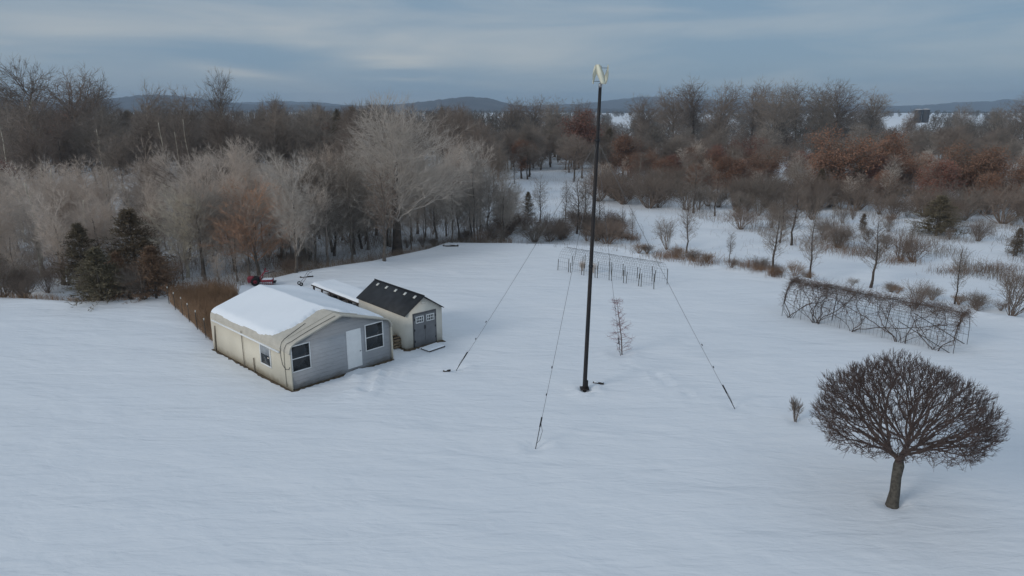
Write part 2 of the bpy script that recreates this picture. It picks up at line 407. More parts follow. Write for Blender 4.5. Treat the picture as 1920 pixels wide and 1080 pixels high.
def proto(key, geo, bark, twig, leafm=None):
    m1, m2, m3 = geo
    tr = m1.build('trunk', bark, None, True); cr = m2.build('crown', twig)
    lf = m3.build('foliage', leafm) if m3 else None
    PROTO[key] = (tr, cr, lf); tr.data.name = key + '_trunk'
USED = set()
def place(key, name, label, cat, x, y, h=None, base_h=1.0, rz=None, group=None, sink=0., wide=1.0, twig=None, bark=None, parts=True):
    """a tree: an Empty at its foot, trunk and crown (and foliage) below it; the meshes are shared between copies"""
    root = bpy.data.objects.new(name, None); COL.objects.link(root); root.empty_display_size = .3
    s = (h / base_h) if h else 1.0
    root.location = (x, y, gz(x, y) - sink); root.rotation_euler = (0, 0, rnd.uniform(0, 6.28) if rz is None else rz); root.scale = (s * wide, s * wide, s)
    tag(root, label, cat, group)
    for i, src in enumerate(PROTO[key]):
        if src is None: continue
        if key not in USED: c = src
        else: c = src.copy(); COL.objects.link(c)
        c.parent = root
        over = bark if i == 0 else twig if i == 1 else None
        if not over: c.material_slots[0].link = 'DATA'
        if over: c.material_slots[0].link = 'OBJECT'; c.material_slots[0].material = over
    USED.add(key)
    return root

# ---- kinds of tree (unit heights written as *_H)
rs0 = np.random.RandomState(11)
MID = []
for k in range(5):
    H = 9.0; w = [2.6, 3.1, 2.3, 2.8, 2.0][k]
    pts = blobs(rs0, 470, (0.2, 0, 5.3), (w * 1.05, w * 1.05, 3.7), 8 + k, .30, 1.3 + .3 * k)
    proto(f'mid{k}', tree_geo(20 + k, H, 1.2, .66, pts, .13, .0088, .42, 9, (8, .62, .0068, .45, .5), up=.13, slope=1.0), M['bark_grey'], M['twig_grey']); MID.append((f'mid{k}', H))
SLIM = []
for k in range(3):
    H = 7.0
    pts = shell(rs0, 170, (0, 0, 4.4), (1.5, 1.5, 2.6), .3, 1.6)
    proto(f'slim{k}', tree_geo(40 + k, H, 1.2, .9, pts, .12, .010, .42, 12, (5, .5, .0075, .25, .5), up=.06, slope=.9, rtop=.03), M['bark_deep'], M['twig_dark']); SLIM.append((f'slim{k}', H))
TALL = []
for k in range(5):
    H = 20.0; w = [5, 5.6, 4.2, 6, 4.6][k]
    hi_ = k in (1, 4)
    pts = blobs(rs0, 420 if hi_ else 860, (0, 0, 14.6 if hi_ else 12.8), (w * 1.1, w * 1.1, 5.6 if hi_ else 7.2), 15, .36, 9.0 if hi_ else 5.5)
    proto(f'tall{k}', tree_geo(60 + k, H, 9.5 if hi_ else 6.5, .75 if hi_ else .6, pts, .46 if hi_ else .36, .020, .42, 7, (5, 1.2, .016, .35, .5), up=.12, slope=1.0), M['bark_dark'], M['twig_dark']); TALL.append((f'tall{k}', H))
WOOD = []
for k in range(4):
    H = 12.0; w = [3.0, 3.5, 2.7, 3.3][k]
    pts = blobs(rs0, 430, (0, 0, 7.2), (w * 1.1, w * 1.1, 4.8), 9, .30, 2.0)
    proto(f'wood{k}', tree_geo(80 + k, H, 3.0, .68, pts, .20, .013, .42, 7, (8, 1.1, .013, .3, .55), up=.08), M['bark_dark'], M['twig_dark']); WOOD.append((f'wood{k}', H))
OAK = []
for k in range(3):
    H = 9.0; w = [3.3, 2.8, 3.7][k]
    pts = blobs(rs0, 460, (0, 0, 5.2), (w * 1.05, w * 1.05, 3.9), 12, .26, 1.2)
    proto(f'oak{k}', tree_geo(100 + k, H, 1.5, .75, pts, .2, .012, .42, 8, (3, .7, .01, .2, .6), leaf=(26, .092, .36), slope=.6), M['bark_dark'], M['twig_dark'], M['leaf_rust']); OAK.append((f'oak{k}', H))

def cedar_geo(seed, H, w, n, droop=.1, low=.05, size=.20):
    rs = np.random.RandomState(seed); m1 = MB(); m1.path([(0, 0, -.2), (.03, 0, H * .5), (0, .02, H * .97)], [H * .022, H * .014, .012], 7)
    m2 = MB(); P0 = []; P1 = []; C = []; D = []
    for i in range(n):
        t = rs.uniform(low, 1) ** 1.15; z = H * t; a = rs.uniform(0, 6.28)
        L = w * (1 - t) ** .75 * rs.uniform(.55, 1.12) * (1 + .22 * math.sin(a * 3 + z * 2.3)) + .06
        d = np.array([math.cos(a), math.sin(a), rs.uniform(.1, .55) - droop]); s = np.array([0, 0, z]); e = s + d * L
        P0.append(s); P1.append(e)
        for u in rs.uniform(.3, 1.05, 9):
            C.append(s + (e - s) * u + rs.normal(size=3) * .05); v = d * .7 + rs.normal(size=3) * .55; v[2] += .15; D.append(v / np.linalg.norm(v))
    m2.tubes(P0, P1, .012, .005, 3)
    C = np.array(C); D = np.array(D); l = rs.uniform(.6, 1.4, (len(C), 1)) * size
    m2.tubes(C, C + D * l, size * .13, size * .03, 3)
    return m1, m2, None
proto('cedar0', cedar_geo(5, 5.0, 1.9, 420), M['bark_dark'], M['needle'])
proto('cedar1', cedar_geo(6, 4.0, 1.9, 380, .15), M['bark_dark'], M['needle_brown'])
proto('pine0', cedar_geo(8, 13.0, 3.4, 460, .25, .1, .55), M['bark_dark'], M['needle'])
proto('pine1', cedar_geo(9, 11.0, 3.9, 460, .2, .08, .55), M['bark_dark'], M['needle'])

def shrub_geo(seed, H, w, stems, tips_n, rt=.006, tw=(4, .35, .004, .3, .5), base=.12):
    rs = np.random.RandomState(seed); m = MB(); al = []
    for k in range(stems):
        a = rs.uniform(0, 6.28); q = rs.uniform(0, 1) ** .5
        root = np.array([math.cos(a) * base * q, math.sin(a) * base * q, -.05])
        c = np.array([math.cos(a) * w * q * .8, math.sin(a) * w * q * .8, H * rs.uniform(.55, .8)])
        pts = c + rs.normal(size=(tips_n, 3)) * np.array([w * .22, w * .22, H * .16]); pts[:, 2] = np.maximum(pts[:, 2], H * .2)
        sg, tp = grow(root, pts, rs, rt, .40, .12, .4, 2); seg_mesh(m, sg, rs, .06, .025); al += tp
    twigs(m, al, rs, *tw); return m
SHRUB = {}
def shrub_proto(key, *a, mt='brush', **k): SHRUB[key] = shrub_geo(*a, **k).build('shrub', M[mt])
shrub_proto('s0', 1, 2.2, 1.3, 14, 22)
shrub_proto('s1', 2, 1.8, 1.5, 16, 20)
shrub_proto('s2', 3, 3.0, 1.5, 12, 26)
shrub_proto('s3', 4, 1.2, 1.1, 16, 16)
SH = {'s0': 2.2, 's1': 1.8, 's2': 3.0, 's3': 1.2}
SUSED = set()
def shrub(key, x, y, label, group=None, h=None, m=None, name='shrub', cat='shrub', wide=1.0):
    src = SHRUB[key]
    if key in SUSED: o = src.copy(); COL.objects.link(o)
    else: o = src; SUSED.add(key)
    o.name = name; s = (h / SH[key]) if h else 1
    o.location = (x, y, gz(x, y)); o.rotation_euler = (0, 0, rnd.uniform(0, 6.28)); o.scale = (s * wide, s * wide, s)
    o.material_slots[0].link = 'DATA'
    if m: o.material_slots[0].link = 'OBJECT'; o.material_slots[0].material = M[m]
    return tag(o, label, cat, group)

# ------------------------------------------------------------------ the cream building
HA = np.array([-10.23, 29.63]); HRZ = math.atan2(33.86 - 29.63, -6.24 + 10.23); HW, HL = 5.8, 8.45
HA = np.array(flat(549, 734)); _b = np.array(flat(738, 674)); HRZ = math.atan2(_b[1] - HA[1], _b[0] - HA[0]); HW = float(np.hypot(*(_b - HA)))
house = thing('house', 'cream metal building with grey gabled front and thick snow on its roof', 'building', (HA[0], HA[1], 0), HRZ)
def front_local(px, py):                        # sight line met with the building's front wall: (x, z)
    d = np.array(ray(px, py)); ex = np.array([math.cos(HRZ), math.sin(HRZ)]); nn = np.array([-ex[1], ex[0]])
    k = (HA @ nn) / (d[:2] @ nn); p = d * k
    return float((p[:2] - HA) @ ex), CAMH + p[2]
def side_local(px, py):
    ex = np.array([math.cos(HRZ), math.sin(HRZ)]); nn = np.array([-ex[1], ex[0]]); d = np.array(ray(px, py))
    k = (HA @ ex) / (d[:2] @ ex); p = d * k
    return float((p[:2] - HA) @ nn), CAMH + p[2]
PK = 3.05
arc = [(0, 1.80), (.015, 1.95), (.06, 2.08), (.14, 2.19), (.26, 2.26), (.42, 2.32)]
prof = arc + [(HW / 2, PK)] + [(HW - x, z) for x, z in arc[::-1]]
def roof_z(x):
    xs = [p[0] for p in prof]; return float(np.interp(x, xs, [p[1] for p in prof]))
def extrude(prof2, y0, y1, t=.05):
    """a sheet with thickness t following a profile in x, z"""
    P = np.array(prof2); T = np.gradient(P, axis=0); T /= np.linalg.norm(T, axis=1)[:, None]; Nn = np.stack([T[:, 1], -T[:, 0]], -1)
    I = P + Nn * t; n = len(P); m = MB(); V = []
    for y in (y0, y1):
        V += [(a, y, b) for a, b in P] + [(a, y, b) for a, b in I]
    Fs = []
    for i in range(n - 1):
        Fs += [(i, i + 1, 2 * n + i + 1, 2 * n + i), (n + i + 1, n + i, 3 * n + i, 3 * n + i + 1), (i + 1, i, n + i, n + i + 1), (2 * n + i, 2 * n + i + 1, 3 * n + i + 1, 3 * n + i)]
    Fs += [(0, 2 * n, 3 * n, n), (n - 1, 2 * n - 1, 4 * n - 1, 3 * n - 1)]
    return m.add(V, Fs)
roof = extrude(prof, 0, HL).build('roof', M['roof_metal'], house, True)
for yr in (.03, .80): MB().path([(x, yr, z + (.012 if .3 < x < 5.5 else .0)) for x, z in prof], .035 if yr < .1 else .018, 6).build('trim', M['roof_trim'], roof)
roof.data.polygons.foreach_set('use_smooth', np.zeros(len(roof.data.polygons), bool))
extrude([(0, -.05), (0, 1.797)], 0, HL).build('side_wall', M['cream'], house)
extrude([(HW, 1.797), (HW, -.05)], 0, HL).build('side_wall', M['cream'], house)
def gable(y, mt, name):
    P = [(.052, -.05)] + [(min(max(x, .052), HW - .052), z - .052) for x, z in prof] + [(HW - .052, -.05)]
    n = len(P); m = MB(); V = [(a, y, b) for a, b in P] + [(a, y + .08, b) for a, b in P]
    m.add(V, [tuple(range(n)), tuple(range(2 * n - 1, n - 1, -1))] + [(i, n + i, n + (i + 1) % n, (i + 1) % n) for i in range(n)])
    return m.build(name, mt, house)
gable(.10, M['grey_siding'], 'front_wall'); gable(HL - .2, M['cream'], 'back_wall')
def quad_rect(c1, c2, c3, c4, fn):
    q = [fn(*c) for c in (c1, c2, c3, c4)]; xs = sorted(p[0] for p in q); zs = sorted(p[1] for p in q)
    return (xs[0] + xs[1]) / 2, (xs[2] + xs[3]) / 2, (zs[0] + zs[1]) / 2, (zs[2] + zs[3]) / 2
def window(x0, x1, z0, z1, y=.10, label=None):
    w = MB().box(((x0 + x1) / 2, y - .012, (z0 + z1) / 2), (x1 - x0, .02, z1 - z0)).build('window', M['glass'], house)
    f = MB(); t = .05; zc = (z0 + z1) / 2
    for c, d in ((((x0 + x1) / 2, y - .02, z0), (x1 - x0 + t, .05, t)), (((x0 + x1) / 2, y - .02, z1), (x1 - x0 + t, .05, t)),
                 ((x0, y - .02, zc), (t, .046, z1 - z0 - t)), ((x1, y - .02, zc), (t, .046, z1 - z0 - t))): f.box(c, d)
    f.build('frame', M['white'], w)
    MB().box(((x0 + x1) / 2, y - .022, zc), (x1 - x0 - t, .042, .04)).build('meeting_rail', M['white'], w)
    return w
x0, x1, z0, z1 = quad_rect((544, 652), (581, 642), (549, 699), (585, 690), front_local); window(max(x0, .12), x1, z0, z1)
x0, x1, z0, z1 = quad_rect((684, 611), (718, 603), (690, 658), (721, 650), front_local); window(x0, x1, z0, z1)
x0, x1, z0, z1 = quad_rect((649, 624), (676, 616), (656, 694), (683, 685), front_local)
dr = bevel(MB().box(((x0 + x1) / 2, .09, (z0 + z1) / 2 + .02), (x1 - x0, .05, z1 - z0)).build('door', M['white'], house), .008)
MB().path([(x1 - .08, .06, 1.0), (x1 - .08, .01, 1.0), (x1 - .16, .0, 1.0)], .016, 8).build('handle', M['steel'], dr)
# side window with a pale upper sash
y0, y1, z0, z1 = quad_rect((486.5, 642), (505.5, 652), (491.5, 678), (510, 691), side_local)
zc = z0 + (z1 - z0) * .52
w = MB().box((-.008, (y0 + y1) / 2, (z0 + zc) / 2), (.02, y1 - y0, zc - z0)).build('window', M['glass'], house)
MB().box((-.014, (y0 + y1) / 2, (zc + z1) / 2), (.02, y1 - y0, z1 - zc)).build('upper_sash', M['glass_pale'], w)
f = MB(); t = .06
for c, d in (((-.02, (y0 + y1) / 2, z0), (.05, y1 - y0 + t, t)), ((-.02, (y0 + y1) / 2, z1), (.05, y1 - y0 + t, t)), ((-.02, y0, (z0 + z1) / 2), (.046, t, z1 - z0 - t)), ((-.02, y1, (z0 + z1) / 2), (.046, t, z1 - z0 - t))): f.box(c, d)
f.build('frame', M['white'], w)
# rail under the eave, pipes and loose cables
MB().path([(-.05, .9, 1.72), (-.05, HL - .3, 1.74)], .05, 8).build('gutter_rail', M['white'], house)
yy, zz = side_local(461, 693); MB().path([(-.05, yy, -.05), (-.05, yy, 1.9)], .02, 6).build('conduit', M['pipe'], house)
MB().path([(-.05, HL - .35, -.05), (-.04, HL - .45, .9), (-.03, HL - .5, 1.45)], [.05, .04, .03], 6).build('downpipe', M['pipe'], house)
yy, zz = side_local(480, 695); MB().path([(-.06, yy, -.05), (-.05, yy + .05, .4), (-.06, yy, .75)], .03, 6).build('conduit', M['pipe'], house)
cb = [(x, 1.25 - .25 * (1.6 - x), roof_z(x) + .02) for x in np.linspace(1.6, .3, 7)] + [(.1, .85, 2.2), (-.03, .8, 1.95), (-.03, .8, 1.5), (-.03, .7, 1.15), (-.03, .45, .98), (-.03, .15, 1.05), (-.03, .02, 1.2)]
MB().path(cb, .012, 6).build('cable', M['cable'], house)
cb = [(x, .28 + .1 * math.sin(x), roof_z(x) + .02) for x in np.linspace(2.7, .3, 9)] + [(.1, .42, 2.2), (-.03, .45, 1.95), (-.03, .5, 1.4), (-.03, .48, .6), (-.03, .46, .1)]
MB().path(cb, .011, 6).build('cable', M['cable'], house)
# snow lying on the roof
def snow_sheet(nx, ny, x0, x1, y0, y1, base, dist, thick, soft):
    xs = np.linspace(x0, x1, nx); ys = np.linspace(y0, y1, ny); V = []; D = []
    for y in ys:
        for x in xs:
            d = dist(x, y); D.append(d); t = (thick(x, y) if callable(thick) else thick) * (max(0, min(1, d / soft)) ** .5)
            t *= 1 + .12 * math.sin(x * 2.1 + y * 1.3) + .06 * math.sin(y * 4.3 - x)
            V.append((x, y, base(x, y) + t - (.01 if d <= 0 else 0)))
    Fs = []
    for j in range(ny - 1):
        for i in range(nx - 1):
            q = (j * nx + i, j * nx + i + 1, (j + 1) * nx + i + 1, (j + 1) * nx + i)
            if max(D[k] for k in q) > 0: Fs.append(q)
    return MB().add(V, Fs)
def hd(x, y):
    wob = .03 * math.sin(x * 3.1) + .025 * math.sin(x * 9.7 + 1) + .012 * math.sin(x * 23)
    wob2 = .035 * math.sin(y * 1.9) + .015 * math.sin(y * 6.1)
    xm = [0, .3, .6, 1.2, 1.8, 2.6, 2.9, 3.4, 4.5, 5.8]; fr = [2.2, 1.9, 1.72, 1.62, 1.67, 1.82, 1.72, 1.1, .72, .5]
    return min(y - np.interp(x, xm, fr) - wob, x - .085 - wob2 * .7 - .14 * max(0, min(1.2, 3.1 - y)), HW - .1 - x, HL - y + .02)
snow_sheet(110, 120, .04, HW - .04, .4, HL + .02, lambda x, y: roof_z(x), hd, lambda x, y:   .11 + .17 * float(sstep((x - 3.0) / 2.4)) * float(sstep(y / 8)), .20).build('snow_layer', M['roof_snow'], roof, True)
# bare dirt strip around the foot of the walls
def strip(name, pts, w, ox=0):
    P = np.array(pts, float); T = np.gradient(P, axis=0); T /= np.linalg.norm(T, axis=1)[:, None]; Nn = np.stack([T[:, 1], -T[:, 0]], -1)
    rs = np.random.RandomState(len(pts)); ww = w * rs.uniform(.45, 1.25, len(P)); V = [(a[0], a[1], gz(a[0], a[1]) + .022) for a in P - Nn * .06] + [(a[0], a[1], gz(a[0], a[1]) + .008) for a in P + Nn * ww[:, None]]
    n = len(P); m = MB().add(V, [(i, i + 1, n + i + 1, n + i) for i in range(n - 1)])
    return tag(m.build(name, M['dirt']), 'bare brown soil at the foot of the walls', None, None, 'structure')
def HP(x, y): c, s = math.cos(HRZ), math.sin(HRZ); return HA[0] + c * x - s * y, HA[1] + s * x + c * y
strip('bare_ground', [HP(0, y) for y in np.linspace(HL, 0, 40)] + [HP(x, 0.05) for x in np.linspace(.1, HW, 40)], .16)

# ------------------------------------------------------------------ the garden shed
SA = np.array(flat(762, 656)); SB = np.array(flat(831, 638)); SRZ = math.atan2(SB[1] - SA[1], SB[0] - SA[0]) + R(1.5); SW = float(np.hypot(*(SB - SA))); SL = 4.9; SE, SPK = 1.98, 2.80
shed = thing('garden_shed', 'cream resin shed with dark shingle roof and grey double doors', 'shed', (SA[0], SA[1], 0), SRZ)
def SPt(x, y): c, s = math.cos(SRZ), math.sin(SRZ); return SA[0] + c * x - s * y, SA[1] + s * x + c * y
m = MB(); P = [(0, -.05), (0, SE), (SW / 2, SPK - .05), (SW, SE), (SW, -.05)]; n = 5
m.add([(a, 0, b) for a, b in P] + [(a, SL, b) for a, b in P], [tuple(range(n)), tuple(range(2 * n - 1, n - 1, -1))] + [(i, n + i, n + (i + 1) % n, (i + 1) % n) for i in range(n)])
m.build('wall', M['resin'], shed)
ov = .09; sl = (SPK - SE) / (SW / 2)
rp = [(-ov, SE - ov * sl + .04), (SW / 2, SPK + .04), (SW + ov, SE - ov * sl + .04)]
V = []; t = .05
for y in (-.10, SL + .10): V += [(a, y, b) for a, b in rp] + [(a, y, b - t) for a, b in rp]
sroof = MB().add(V, [(0, 6, 7, 1), (1, 7, 8, 2), (3, 4, 10, 9), (4, 5, 11, 10), (0, 1, 4, 3), (1, 2, 5, 4), (6, 9, 10, 7), (7, 10, 11, 8), (0, 3, 9, 6), (2, 8, 11, 5)]).build('roof', M['shingle'], shed)
ang = math.atan(sl); T = Matrix.Rotation(-ang, 3, 'Y')
for k in range(5):
    xx = SW / 2 - .22; yk = SL * (.10 + .195 * k)
    MB().box((xx, yk, SPK + .04 - .22 * sl + .012), (.20, .17, .03), 0, np.array(T)).build('skylight', M['skylight'], sroof)
MB().path([(SW / 2, -.12, SPK + .06), (SW / 2, SL + .12, SPK + .06)], .03, 6).build('ridge_cap', M['shingle'], sroof)
MB().box((SW / 2, -.012, SPK - .34), (.30, .024, .09)).build('vent', M['resin'], shed)
dx0, dx1, dz = SW * .22, SW * .80, 1.86
fm = MB(); fm.box((dx0 - .03, -.02, dz / 2), (.07, .05, dz)); fm.box((dx1 + .03, -.02, dz / 2), (.07, .05, dz)); fm.box(((dx0 + dx1) / 2, -.02, dz + .04), (dx1 - dx0 + .13, .05, .08))
fm.build('door_frame', M['trim_grey'], shed)
for i in (0, 1):
    wd = (dx1 - dx0) / 2 - .01; cx = dx0 + (dx1 - dx0) * (.25 + .5 * i)
    d_ = bevel(MB().box((cx, -.03, dz / 2), (wd, .05, dz - .02)).build('door', M['door_grey'], shed), .01)
    wn = MB().box((cx, -.062, dz - .30), (wd * .68, .014, .34)).build('window', M['glass'], d_)
    g = MB(); W_ = wd * .68; zc = dz - .30
    for q in range(5): g.box((cx - W_ / 2 + W_ * q / 4, -.070, zc), (.028 if q % 4 else .05, .022, .38))
    for q in range(3): g.box((cx, -.072, zc - .17 + .17 * q), (W_ + .05, .014, .028 if q == 1 else .05))
    g.build('frame', M['white'], wn)
    for hz_ in (.35, 1.0, 1.6):
        MB().box((dx0 + .02 if i == 0 else dx1 - .02, -.062, hz_), (.05, .016, .12)).build('hinge', M['black'], d_)
    if i == 0: MB().path([(cx + wd / 2 - .02, -.06, .98), (cx + wd / 2 - .02, -.10, 1.0), (cx + wd / 2 - .02, -.10, 1.14), (cx + wd / 2 - .02, -.06, 1.16)], .03, 8).build('handle', M['black'], d_)
strip('bare_ground', [SPt(0, y) for y in np.linspace(1.2, 0, 12)] + [SPt(x, -.02) for x in np.linspace(.05, SW, 22)], .28)

# snowy ramp board in front of the doors
x, y = flat(812, 653)
rb = thing('ramp_board', 'snow covered board lying in front of the grey shed doors', 'board', (x, y, 0), SRZ + R(6))
MB().box((0, 0, .05), (1.15, .72, .05)).build('board', M['wood_dark'], rb)
snow_sheet(24, 16, -.58, .58, -.36, .36, lambda a, b: .075, lambda a, b: min(.57 - abs(a), .35 - abs(b)), .07, .07).build('snow_cover', M['roof_snow'], rb, True)
# crate with firewood between the two buildings
x, y = flat(745, 650)
cr = thing('wooden_crate', 'weathered wooden crate of firewood between the two buildings', 'crate', (x, y, 0), SRZ)
m = MB()
for z in (.1, .28, .46):
    for s_ in (-1, 1): m.box((0, s_ * .30, z), (.78, .03, .13)); m.box((s_ * .37, 0, z), (.03, .57, .12))
m.build('frame', M['wood'], cr)
for k in range(7):
    a = rnd.uniform(-.2, .2); MB().path([(-.32, -.22 + .072 * k, .50 + .07 * (k % 3)), (.3, -.22 + .072 * k + a * .3, .52 + .06 * (k % 2))], .05, 8).build('firewood', M['wood'] if k % 2 else M['wood_dark'], cr)
x, y = flat(757, 652)
wl = thing('wheelbarrow_tyre', 'small black tyre leaning on the shed corner beside the crate', 'tyre', (x, y, .2), SRZ + R(80))
def torus(m, c, Rr, r, ax='y', n=18, k=8):
    V = [];
    for i in range(n):
        a = 6.2832 * i / n
        for j in range(k):
            b = 6.2832 * j / k; q = Rr + r * math.cos(b); p = (q * math.cos(a), r * math.sin(b), q * math.sin(a))
            if ax == 'x': p = (p[1], p[0], p[2])
            if ax == 'z': p = (p[0], p[2], p[1])
            V.append((c[0] + p[0], c[1] + p[1], c[2] + p[2]))
    m.add(V, [(i * k + j, ((i + 1) % n) * k + j, ((i + 1) % n) * k + (j + 1) % k, i * k + (j + 1) % k) for i in range(n) for j in range(k)]); return m
torus(MB(), (0, 0, 0), .15, .05).build('tread', M['rubber'], wl, True); MB().path([(0, -.03, 0), (0, .03, 0)], .10, 14).build('rim', M['steel'], wl)

# ------------------------------------------------------------------ low platform behind the shed
pa, pb, pd = np.array(flat(583, 533, .78)), np.array(flat(652, 560, .78)), np.array(flat(620, 523, .78))
PRZ = math.atan2(pb[1] - pa[1], pb[0] - pa[0]); PL, PW = float(np.hypot(*(pb - pa))) + 1.3, float(np.hypot(*(pd - pa)))
pf = thing('low_platform', 'long low platform on posts under a flat sheet of snow behind the shed', 'platform', (pa[0], pa[1], 0), PRZ)
bevel(MB().box((PL / 2, PW / 2, .72), (PL, PW, .10)).build('deck', M['wood_dark'], pf), .01)
for i in range(6):
    for j in (.08, PW - .08): MB().box((.25 + (PL - .5) * i / 5, j, .30), (.10, .10, .76)).build('post', M['wood_dark'], pf)
snow_sheet(60, 30, .0, PL, 0, PW, lambda a, b: .768, lambda a, b: min(a + .01, PL - a + .01, b - .03 - .03 * math.sin(a * 3), PW - b), .13, .12).build('snow_cover', M['roof_snow'], pf, True)
pc, ps = math.cos(PRZ), math.sin(PRZ)
for k, (u, v, sx, sz, lb) in enumerate([(2.3, .5, .8, .42, 'long dark storage tub under the snowy platform'), (3.3, .55, .55, .5, 'square dark storage tub under the snowy platform nearer the shed'), (4.15, .5, .45, .34, 'smallest dark tub under the platform close to the shed wall')]):
    o = thing('storage_tub', lb, 'tub', (pa[0] + pc * u - ps * v, pa[1] + ps * u + pc * v, 0), PRZ + rnd.uniform(-.2, .2), 'dark tubs under the platform')
    bevel(MB().box((0, 0, sz / 2), (sx, .5, sz)).build('body', M['black'], o), .03); bevel(MB().box((0, 0, sz + .02), (sx + .06, .56, .035)).build('lid', M['trim_grey'], o), .01)
# leaning tubular frame
x, y, z = at(572, 534)
o = thing('hand_truck', 'thin tubular hand truck leaning beside the snowy platform', 'hand truck', (x, y, z), R(35))
for s_ in (-.2, .2): MB().path([(-.35, s_, .08), (.05, s_, .55), (.32, s_, .92), (.55, s_, .98)], .022, 6).build('rail', M['steel'], o)
for u in (.15, .5, .85): MB().path([(-.35 + .67 * u, -.2, .08 + .84 * u), (-.35 + .67 * u, .2, .08 + .84 * u)], .016, 6).build('rung', M['steel'], o)
for s_ in (-.26, .26): torus(MB(), (-.36, s_, .14), .10, .04).build('wheel', M['rubber'], o, True)

# ------------------------------------------------------------------ red implement behind the building
x, y, z = at(488, 533)
o = thing('farm_implement', 'faded red farm implement parked behind the snowy roof at the wood edge', 'farm machine', (x, y, z), R(12))
bevel(MB().box((-.75, 0, .52), (.55, .6, .55)).build('engine_cover', M['red'], o), .14, 4)
for s_ in (-.42, .42): w = torus(MB(), (-.35, s_, .36), .27, .10).build('wheel', M['rubber'], o, True); MB().path([(-.35, s_ - .05, .36), (-.35, s_ + .05, .36)], .17, 14).build('rim', M['red'], w)
MB().box((-.2, 0, .5), (.4, .4, .4)).build('gearbox', M['black'], o)
MB().path([(.1, -.3, .3), (.1, -.3, .75), (.45, -.1, 1.15), (.8, .1, 1.2)], .05, 6).build('arm', M['red'], o); MB().path([(.1, .3, .3), (.3, .2, .9), (.5, .1, 1.25), (.55, .1, 1.45)], .045, 6).build('arm', M['red'], o)
MB().path([(.5, -.4, 1.05), (1.35, .2, 1.12)], .03, 6).build('crossbar', M['wood_dark'], o)
bevel(MB().box((.65, 0, .38), (1.0, .75, .22)).build('deck', M['red'], o), .06, 3)
o.scale = (.84, .84, .84)
MB().box((1.2, 0, .2), (.3, .8, .08)).build('skid', M['black'], o)
for k in range(6): MB().path([(.25 + .17 * k, -.42, .38), (.30 + .17 * k, -.48, .2), (.22 + .17 * k, -.5, .02)], .018, 5).build('tine', M['red'], o)
snow_sheet(14, 10, .2, 1.1, -.33, .33, lambda a, b: .49, lambda a, b: min(.42 - abs(a - .65), .31 - abs(b)), .05, .08).build('snow_cover', M['roof_snow'], o, True)

# ------------------------------------------------------------------ fence and dry grass beside the building
FP = [(317.4, 569.8), (329, 581), (342.6, 591), (355, 603.5), (370.4, 618), (386.5, 634)]
fpts = [at(*p) for p in FP]
d_ = np.array(fpts[-1]) - np.array(fpts[-2]); e_ = np.array(fpts[-1]) + d_ * .95; fpts.append((e_[0], e_[1], gz(e_[0], e_[1])))
fo = thing('wire_fence', 'low wire fence on steel posts with pale tips left of the building', 'fence', fpts[0])
b0 = np.array(fpts[0])
for p in fpts:
    q = np.array(p) - b0
    ps_ = MB().path([(q[0], q[1], q[2] - .2), (q[0] + rnd.uniform(-.03, .03), q[1], q[2] + 1.08)], .022, 5).build('post', M['post_green'], fo)
    MB().path([(q[0], q[1], q[2] + 1.08), (q[0], q[1], q[2] + 1.20)], .03, 6).build('tip', M['skylight'], ps_)
for zz in (.25, .6, .95): MB().path([np.array(p) - b0 + (0, 0, zz) for p in fpts], .006, 4).build('wire', M['wire_dark'], fo)

def stalks(name, label, mt, gen, n, h, r, lean=.25, seed=1, bend=True):
    rs = np.random.RandomState(seed); P = []
    while len(P) < n:
        p = gen(rs)
        if p is not None: P.append(p)
    P = np.array(P); Z = gh(P[:, 0], P[:, 1]); A = np.column_stack([P, Z - .03])
    hh = h * rs.uniform(.45, 1.15, n); dl = rs.normal(size=(n, 2)) * lean * hh[:, None] * .5
    B = A + np.column_stack([dl * .5, hh * .6]); C = B + np.column_stack([dl, hh * .4 - np.abs(dl).sum(1) * .25])
    m = MB(); m.tubes(A, B, r, r * .8, 3); m.tubes(B, C, r * .8, r * .35, 3)
    return tag(m.build(name, M[mt]), label, None, None, 'stuff')
fa = np.array(fpts[0][:2]); fb = np.array(fpts[-1][:2]); fd = (fb - fa) / np.linalg.norm(fb - fa); fn = np.array([-fd[1], fd[0]])
if fn[0] < 0: fn = -fn
FLn = np.linalg.norm(fb - fa)
def g_field(rs):
    u = rs.uniform(-.6, FLn + 1); v = rs.uniform(.1, 4.2) ; p = fa + fd * u + fn * v
    c, s = math.cos(HRZ), math.sin(HRZ); q = p - HA; lx = c * q[0] + s * q[1]; ly = -s * q[0] + c * q[1]
    if -.25 < lx < HW and ly < HL + .15: return None
    if v > 3.4 + .6 * math.sin(u): return None
    return p
stalks('dry_grass', 'dense tall dry brown grass standing behind the wire fence', 'dry_grass', g_field, 15000, 1.25, .008, .22, 3)

# ------------------------------------------------------------------ mast with wind turbine
MX, MY = flat(1096, 729); MZ = gz(MX, MY)
tx = [0.0, .30]; MH = 13.58
mast = thing('wind_turbine', 'tall thin dark guyed mast with small cream bladed wind turbine', 'wind turbine', (MX, MY, MZ))
lean = lambda z: .29 * z / MH
MB().path([(lean(z), 0, z) for z in (-.3, .0, 3, 6, 9, 12, MH)], [.10, .10, .095, .088, .080, .072, .068], 12).build('mast', M['mast'], mast, True)
MB().box((0, 0, .02), (.42, .42, .03)).build('base_plate', M['mast'], mast)
MB().path([(.10, -.02, .0), (.11, -.02, .42)], [.07, .05], 8).build('hinge_bracket', M['mast'], mast)
for z in (5.9, 11.41): MB().path([(lean(z), 0, z - .05), (lean(z), 0, z + .05)], .105, 12).build('collar', M['black'], mast)
hub = MB().path([(lean(MH), 0, MH), (lean(MH) + .01, 0, MH + .16)], .075, 10).build('generator', M['steel'], mast, True)
